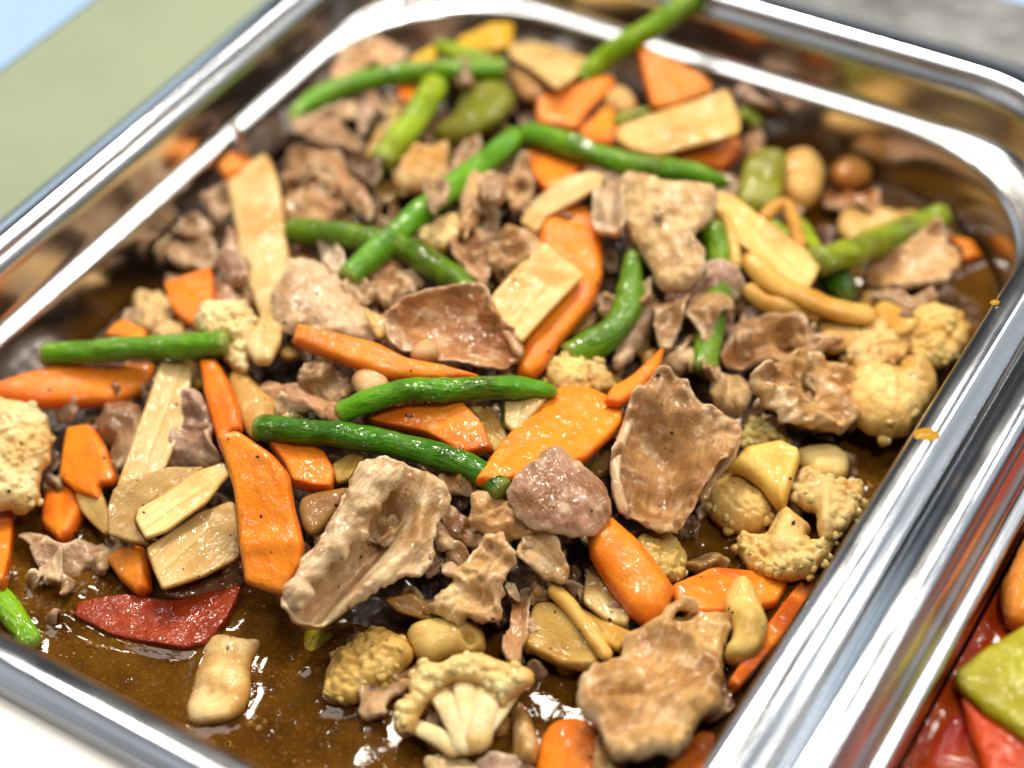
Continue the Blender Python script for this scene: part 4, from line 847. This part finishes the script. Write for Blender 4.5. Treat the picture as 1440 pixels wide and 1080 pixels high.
# ------------------------------------------------------------------ middle back clutter
meat('leaf shaped pork sliver under the lower bean of the fork', [(648,255),(661,251),(681,280),(681,296),(663,319),(655,331),(649,292)], 8, (0.675,0.439,0.207))
meat('tan pork flap right of the leaf shaped sliver', [(674,258),(718,240),(735,221),(751,258),(741,289),(720,309),(709,281),(685,279)], 5, (0.591,0.371,0.164))
cauli('small cauliflower chip beside the wrinkled olive bean', [(587,331),(608,314),(643,304),(649,330),(630,351),(607,349)], 5.5, (0.811,0.568,0.247), T=3, R=4, cell=1.0, cell_s=4)
meat('pointed pork scrap under the leaf shaped sliver', [(664,326),(685,292),(702,305),(699,331),(680,343)], 6, TAN)
meat('smooth brown pork curl right of the wrinkled olive bean', [(629,356),(663,334),(679,350),(687,380),(684,404),(660,391),(640,371)], 5, (0.563,0.330,0.164), T=2)
meat('crumbly dark pork clump above the square bamboo slab', [(688,360),(715,340),(747,345),(752,370),(730,392),(705,397),(689,381)], 5, (0.465,0.275,0.110), T=2.5, fold=2.9, fold_s=5)
meat('twisted pork strand under the curved pale bamboo slice', [(698,325),(720,310),(746,325),(760,336),(745,347),(715,341)], 5.5, (0.534,0.316,0.129))
cauli('tan cauliflower floret right of the lime green bean', [(552,254),(566,225),(582,206),(605,212),(628,202),(632,233),(611,264),(567,268)], 4.5, (0.728,0.480,0.207), T=4, R=5, cell=1.4)
bamboo('dull bamboo strip behind the lime green bean', [(513,218),(530,180),(550,148),(564,155),(547,196),(526,232)], 5, (0.518,0.360,0.138))
meat('mauve pork scrap left of the dull bamboo strip', [(498,152),(522,140),(532,160),(510,188)], 3.5, PNK)
meat('tan pork piece above the long curved bean by the ledge', [(468,98),(500,80),(530,70),(560,80),(568,92),(523,108),(480,112)], 5.5, (0.646,0.411,0.216), T=2.4, R=3)
meat('curly pork clump above the pale smooth slice', [(502,404),(527,376),(574,376),(594,410),(574,421),(547,438),(520,421)], 4.5, (0.563,0.359,0.164), T=2.5, R=3, fold=3.4, fold_s=5)
meat('pink pork nub under the lower bean of the fork', [(639,226),(650,204),(671,194),(673,216),(656,236)], 6, (0.563,0.343,0.195), T=2.5, R=3)
carrot('orange carrot glimpse below the long curved bean', [(556,126),(587,121),(593,141),(570,148)], 5, (0.70,0.153,0.006))
onion('reddish brown onion chunk at the back right wall', [(1170,236),(1190,221),(1221,229),(1224,256),(1195,264),(1174,256)], 4.5, (0.504,0.230,0.052), T=4, R=5)
onion('pale onion slices floating near the back right corner', [(1178,312),(1205,289),(1262,299),(1268,320),(1220,337),(1188,337)], 2.5, (0.630,0.400,0.133), T=1.8, R=2.5)
meat('sunken pork shred between onion chunk and straight bean', [(1160,270),(1200,268),(1236,282),(1228,298),(1190,294),(1162,290)], 2.5, (0.563,0.275,0.110), T=1.6, curl=0)
onion('small amber onion bit floating at the back right', [(1240,318),(1272,300),(1300,304),(1290,324),(1256,330)], 2.2, (0.572,0.330,0.102), T=1.6, R=2)

# ------------------------------------------------------------------ the neighbouring tray
def hit2(px, py, lift): return at(px, py, 0.036 + lift)
def top2(o): return o
pepper('green bell pepper wedge in the red saucy tray', [(1340,957),(1386,917),(1440,883),(1500,860),(1520,1030),(1470,1060),(1440,1043),(1386,1009),(1352,979)], 6, (0.46,0.44,0.015), T=3, R=2.5, dx=TRAY2, hfun=hit2, group='pieces in the red saucy tray', slope=(0.2, 0.1))
pepper('red bell pepper wedge below the green one in the saucy tray', [(1350,978),(1386,1009),(1440,1043),(1475,1062),(1480,1110),(1390,1110),(1362,1030)], 2, (0.66,0.070,0.008), T=3, R=2.5, dx=TRAY2, hfun=hit2, group='pieces in the red saucy tray')
o = sheet('shrimp', [(1424,769),(1440,746),(1475,735),(1500,800),(1480,880),(1433,884),(1413,871),(1406,820)], 'carrot', (0.85,0.30,0.04), 4, T=6, R=9, shape='smooth', dx=TRAY2, hfun=hit2, slope=(0, 0), ridges=[([(1400,800),(1450,790)], -1.2, 4), ([(1400,835),(1450,830)], -1.2, 4)])
tag(o, 'orange ridged shrimp piece at the wall of the red saucy tray', 'shrimp', 'pieces in the red saucy tray')
pepper('dark red bell pepper strip under the saucy tray wedges', [(1300,1060),(1330,1010),(1356,1000),(1372,1050),(1366,1110),(1290,1110)], -3, (0.40,0.02,0.006), T=3, R=3, dx=TRAY2, hfun=hit2, group='pieces in the red saucy tray')

# ------------------------------------------------------------------ shreds that fill the gaps of the heap
rnd = random.Random(5)
STOP = set('laid under reaching running beside standing peeking against with half below lying leaning tucked between soaked at rising floating poking next touching behind right showing left above resting folded hanging along beyond over joined draped bent pointing inside leaning crossing across beneath near on holding of by to like up cut sitting in from that down'.split())
KEEP = {'cut': 1, 'standing': 0}
MAIN = [(o.location.copy(), o['label'], o) for o in COL.objects if 'label' in o and o.get('group', '').endswith('in the stir fry')]
def short(lab):
    w = lab.split(); out = []
    for i, x in enumerate(w):
        if i > 1 and x in STOP: break
        out.append(x)
    return ' '.join(out[:7])
def near(o):
    b = min(MAIN, key=lambda t: (t[0].x - o.location.x) ** 2 + (t[0].y - o.location.y) ** 2)
    return short(b[1])
n_f = 0
for gy in range(90, 1080, 47):
    for gx in range(10, 1340, 50):
        px, py = gx + rnd.uniform(-18, 18), gy + rnd.uniform(-18, 18)
        p = at(px, py, SAUCE_Z)
        if not (0.012 < p[0] < PW - 0.012 and 0.012 < p[1] < PL - 0.012): continue
        q = hit(px, py); hh = H(q[0], q[1]) - SAUCE_Z
        if hh < 0.0012 or not (0.012 < q[0] < PW - 0.014 and 0.012 < q[1] < PL - 0.014) or rnd.random() < 0.08: continue
        k = rnd.randint(6, 8); rad = rnd.uniform(17, 30); el = rnd.uniform(0.5, 1.0); th = rnd.uniform(0, 3.14)
        ol = []
        for i in range(k):
            a = 6.283 * i / k; r_ = rad * rnd.uniform(0.7, 1.15); x, y = r_ * math.cos(a), r_ * el * math.sin(a)
            ol.append((px + x * math.cos(th) - y * math.sin(th), py + x * math.sin(th) + y * math.cos(th)))
        t = rnd.random()
        if t < 0.78:
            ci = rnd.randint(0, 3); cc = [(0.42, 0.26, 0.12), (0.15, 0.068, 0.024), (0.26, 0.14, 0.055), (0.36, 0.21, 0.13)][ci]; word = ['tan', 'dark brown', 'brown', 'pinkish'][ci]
            lf = rnd.uniform(-1.0, 1.6) if ci in (0, 3) else rnd.uniform(-4.0, -0.5)  # deepest shreds take the darker browns: gravy soaking plus gap shade put in colour
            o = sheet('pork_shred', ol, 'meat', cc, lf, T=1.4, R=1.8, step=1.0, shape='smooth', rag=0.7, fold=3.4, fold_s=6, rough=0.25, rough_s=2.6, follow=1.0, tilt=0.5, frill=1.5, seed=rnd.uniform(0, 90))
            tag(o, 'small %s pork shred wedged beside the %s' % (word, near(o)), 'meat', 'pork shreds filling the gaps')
        else:
            o = sheet('onion_scrap', ol, 'onion', (0.38, 0.23, 0.06), rnd.uniform(-3.0, -0.5), T=1.6, R=2.2, step=1.1, shape='smooth', rough=0.3, rough_s=3, fold=0.9, fold_s=6, follow=1.0, seed=rnd.uniform(0, 90))
            tag(o, 'small onion scrap wedged beside the %s' % near(o), 'onion', 'onion scraps filling the gaps')
        n_f += 1

# ------------------------------------------------------------------ curled scraps lying on top where the pork is thick
ZONES = [(690, 320, 70, 60, 9), (700, 250, 60, 40, 4), (960, 470, 90, 60, 11), (1080, 560, 60, 40, 5), (470, 545, 70, 28, 5), (690, 780, 80, 60, 8), (548, 405, 50, 28, 4), (440, 270, 60, 50, 6), (260, 350, 40, 40, 4), (520, 130, 50, 40, 4), (800, 860, 60, 40, 4), (1130, 490, 60, 24, 4), (620, 660, 40, 20, 3), (100, 800, 60, 30, 4)]
for zx, zy, zw, zh, zn in ZONES:
    for _ in range(zn):
        px, py = zx + rnd.uniform(-zw, zw), zy + rnd.uniform(-zh, zh)
        k = rnd.randint(6, 8); rad = rnd.uniform(13, 24); el = rnd.uniform(0.35, 0.75); th = rnd.uniform(0, 3.14); ol = []
        for i in range(k):
            a = 6.283 * i / k; r_ = rad * rnd.uniform(0.75, 1.2); x, y = r_ * math.cos(a), r_ * el * math.sin(a)
            ol.append((px + x * math.cos(th) - y * math.sin(th), py + x * math.sin(th) + y * math.cos(th)))
        ci = rnd.randint(0, 2); cc = [(0.56, 0.38, 0.20), (0.46, 0.29, 0.14), (0.66, 0.48, 0.28)][ci]; word = ['tan', 'brown', 'pale'][ci]
        o = sheet('pork_scrap', ol, 'meat', cc, rnd.uniform(2.0, 5.5), T=1.5, R=2.0, step=0.7, shape='smooth', rag=0.6, fold=2.6, fold_s=5, rough=0.15, rough_s=2.6, follow=0.8, tilt=0.6, frill=1.2, bend=rnd.choice((-2.5, 2.5)), seed=rnd.uniform(0, 90))
        tag(o, 'small curled %s pork scrap lying loose beside the %s' % (word, near(o)), 'meat', 'curled pork scraps on top of the heap')

# ------------------------------------------------------------------ gravy-soaked mass under the pieces
def heap():
    st = 0.0016; xs = np.arange(0.0085, PW - 0.0085, st); ys = np.arange(0.0085, PL - 0.0085, st); V = []
    for y in ys:
        for x in xs:
            z = H(x, y) - 0.0075
            z += noise.noise((x * 110, y * 110, 2)) * 0.0022 + noise.noise((x * 260, y * 260, 7)) * 0.0013
            e = min(x - 0.0072, PW - 0.0072 - x, y - 0.0072, PL - 0.0072 - y)
            z -= 0.010 * math.exp(-e / 0.006)
            V.append((x, y, max(z, RIM_Z - 0.062)))
    nx = len(xs); Fq = [(j * nx + i, j * nx + i + 1, (j + 1) * nx + i + 1, (j + 1) * nx + i) for j in range(len(ys) - 1) for i in range(nx - 1)]
    P = keep_inside(np.array(V)); 
    return mesh_obj('stir_fry_mass', P, Fq, MAT['mound'], origin=(PW / 2, PL / 2, 0.004))
o = heap(); tag(o, 'dark gravy soaked shreds packed beneath the visible pieces', 'stir fry', kind='stuff')

# ------------------------------------------------------------------ gravy
def gravy(name, z, mat, wet, dx, st):
    xs = np.arange(0.0062, PW - 0.0062 + st / 2, st); ys = np.arange(0.0062, PL - 0.0062 + st / 2, st); nx = len(xs)
    kd = None
    if wet:
        kd = kdtree.KDTree(len(wet))
        for i, p in enumerate(wet): kd.insert((p[0], p[1], 0), i)
        kd.balance()
    V = []
    for y in ys:
        for x in xs:
            h = noise.noise((x * 55 + dx * 9, y * 55, 1)) * 0.00042 + noise.noise((x * 150, y * 150, 4 + dx)) * 0.00022
            if kd:
                d = kd.find((x, y, 0))[2]; h += 0.0011 * math.exp(-d / 0.0013)
            e = min(x, PW - x, y, PL - y) - 0.0062; h += 0.0010 * math.exp(-e / 0.0016)
            V.append((x + dx, y, z + h))
    Fq = [(j * nx + i, j * nx + i + 1, (j + 1) * nx + i + 1, (j + 1) * nx + i) for j in range(len(ys) - 1) for i in range(nx - 1)]
    P = np.array(V); zz = P[:, 2].copy(); P = keep_inside(P, dx)
    P[:, 0] = dx + PW / 2 + (P[:, 0] - dx - PW / 2) * 1.008; P[:, 1] = PL / 2 + (P[:, 1] - PL / 2) * 1.006; P[:, 2] = zz
    return mesh_obj(name, P, Fq, mat, origin=(dx + PW / 2, PL / 2, z))
o = gravy('gravy', SAUCE_Z, MAT['gravy'], WET, 0.0, 0.0011); tag(o, 'glossy brown gravy pooled around the stir fry', 'gravy', kind='stuff')
o = gravy('gravy', 0.036, MAT['red_gravy'], None, TRAY2, 0.003); tag(o, 'glossy red sauce pooled in the neighbouring tray', 'sauce', kind='stuff')

# ------------------------------------------------------------------ pepper flakes and herb bits clinging to the food
from mathutils.bvhtree import BVHTree
def flakes():
    bpy.context.view_layer.update()
    dg = bpy.context.evaluated_depsgraph_get(); r2 = random.Random(3); V = []; Fq = []
    for _ in range(420):
        px, py = r2.uniform(-10, 1380), r2.uniform(60, 1085)
        d = Vector(ray(px, py)).normalized()
        ok, loc, nrm, idx, ob, mt = SC.ray_cast(dg, Vector(CAM), d)
        if not ok or ob.name.split('.')[0] in ('rim', 'basin', 'counter', 'counter_panel', 'divider_bar', 'steel_tray'): continue
        if loc.x > PW - 0.003: continue
        s = r2.uniform(0.00025, 0.00075) * (1 if r2.random() < 0.93 else 1.9); el = r2.uniform(0.4, 1.0); th = r2.uniform(0, 6.28)
        t1 = nrm.orthogonal().normalized(); t2 = nrm.cross(t1); a = t1 * math.cos(th) + t2 * math.sin(th); b_ = (t2 * math.cos(th) - t1 * math.sin(th)) * el
        n0 = len(V); k = r2.randint(4, 6)
        for i in range(k):
            an = 6.283 * i / k; rr_ = s * r2.uniform(0.6, 1.2); V.append(tuple(loc + a * math.cos(an) * rr_ + b_ * math.sin(an) * rr_ - nrm * 0.0001))
        for i in range(k):
            q = Vector(V[n0 + i]); V.append(tuple(q + (loc - q) * 0.25 + nrm * r2.uniform(0.00015, 0.0004)))
        for i in range(k): Fq.append((n0 + i, n0 + (i + 1) % k, n0 + k + (i + 1) % k, n0 + k + i))
        Fq.append(tuple(range(n0 + k, n0 + 2 * k)))
    return mesh_obj('pepper_flakes', V, Fq, MAT['flake'], smooth=False, origin=(PW / 2, PL / 2, SAUCE_Z))
o = flakes(); tag(o, 'tiny black pepper flakes and herb bits stuck to the food', 'pepper', kind='stuff')

# ------------------------------------------------------------------ oil beads floating on the gravy
def beads():
    r3 = random.Random(8); V = []; Fq = []; kd = kdtree.KDTree(max(1, len(WET)))
    for i, p in enumerate(WET): kd.insert((p[0], p[1], 0), i)
    kd.balance(); n = 10; made = 0
    spots = [(r3.uniform(100, 560), r3.uniform(850, 1080)) for _ in range(26)] + [(r3.uniform(1200, 1400), r3.uniform(290, 430)) for _ in range(14)] + [(r3.uniform(980, 1230), r3.uniform(620, 800)) for _ in range(12)] + [(r3.uniform(20, 140), r3.uniform(700, 880)) for _ in range(10)]
    for cx, cy in spots:
        for _ in range(r3.randint(2, 9)):
            p = at(cx + r3.gauss(0, 12), cy + r3.gauss(0, 9), SAUCE_Z); rb_ = r3.uniform(0.00025, 0.0006) if r3.random() < 0.85 else r3.uniform(0.0008, 0.0014)
            if not (0.010 < p[0] < PW - 0.010 and 0.010 < p[1] < PL - 0.010): continue
            n0 = len(V)
            for f_, h_ in ((1.0, 0.0), (0.85, 0.32), (0.5, 0.55)):
                for k in range(n):
                    a = 6.283 * k / n; V.append((p[0] + rb_ * f_ * math.cos(a), p[1] + rb_ * f_ * math.sin(a), p[2] + 0.0001 + rb_ * h_ * 0.7))
            V.append((p[0], p[1], p[2] + 0.0001 + rb_ * 0.43))
            for q in range(2):
                for k in range(n): Fq.append((n0 + q * n + k, n0 + q * n + (k + 1) % n, n0 + (q + 1) * n + (k + 1) % n, n0 + (q + 1) * n + k))
            for k in range(n): Fq.append((n0 + 2 * n + k, n0 + 2 * n + (k + 1) % n, n0 + 3 * n))
    return mesh_obj('oil_beads', V, Fq, MAT['bead'], origin=(PW / 2, PL / 2, SAUCE_Z))
o = beads(); tag(o, 'small amber oil beads floating on the brown gravy', 'oil', kind='stuff')

# ------------------------------------------------------------------ splashes on the rim
def splash(label, px, py, rx, ry):
    c = at(px, py, RIM_Z + 0.0001); V = []; Fq = []; n = 18; sc = np.linalg.norm(c - CAM) / F_PX
    rings = [(1.0, 0.0), (0.8, 0.5), (0.45, 0.9)]
    for f, h in rings:
        for k in range(n):
            a = 6.283 * k / n; w = 1 + 0.25 * noise.noise((math.cos(a) * 1.6, math.sin(a) * 1.6, px))
            q = at(px + rx * f * w * math.cos(a), py + ry * f * w * math.sin(a), RIM_Z + 0.0001)
            V.append((q[0], q[1], q[2] - 0.0001 + h * 0.0005))
    V.append((c[0], c[1], c[2] + 0.0005))
    for j in range(2):
        for k in range(n): Fq.append((j * n + k, j * n + (k + 1) % n, (j + 1) * n + (k + 1) % n, (j + 1) * n + k))
    for k in range(n): Fq.append((2 * n + k, 2 * n + (k + 1) % n, 3 * n))
    o = mesh_obj('oil_splash', V, [f[::-1] for f in Fq], MAT['oil'], origin=c); tag(o, label, 'splash', 'oil splashes on the tray rim')
splash('yellow oil splash on the right rim beside the large golden floret', 1303, 611, 19, 9)
splash('tiny oil speck on the right rim near the back corner', 1399, 425, 7, 4)
print('fillers', n_f, 'objects', len(bpy.data.objects), 'tris', sum(len(m.polygons) for m in bpy.data.meshes))
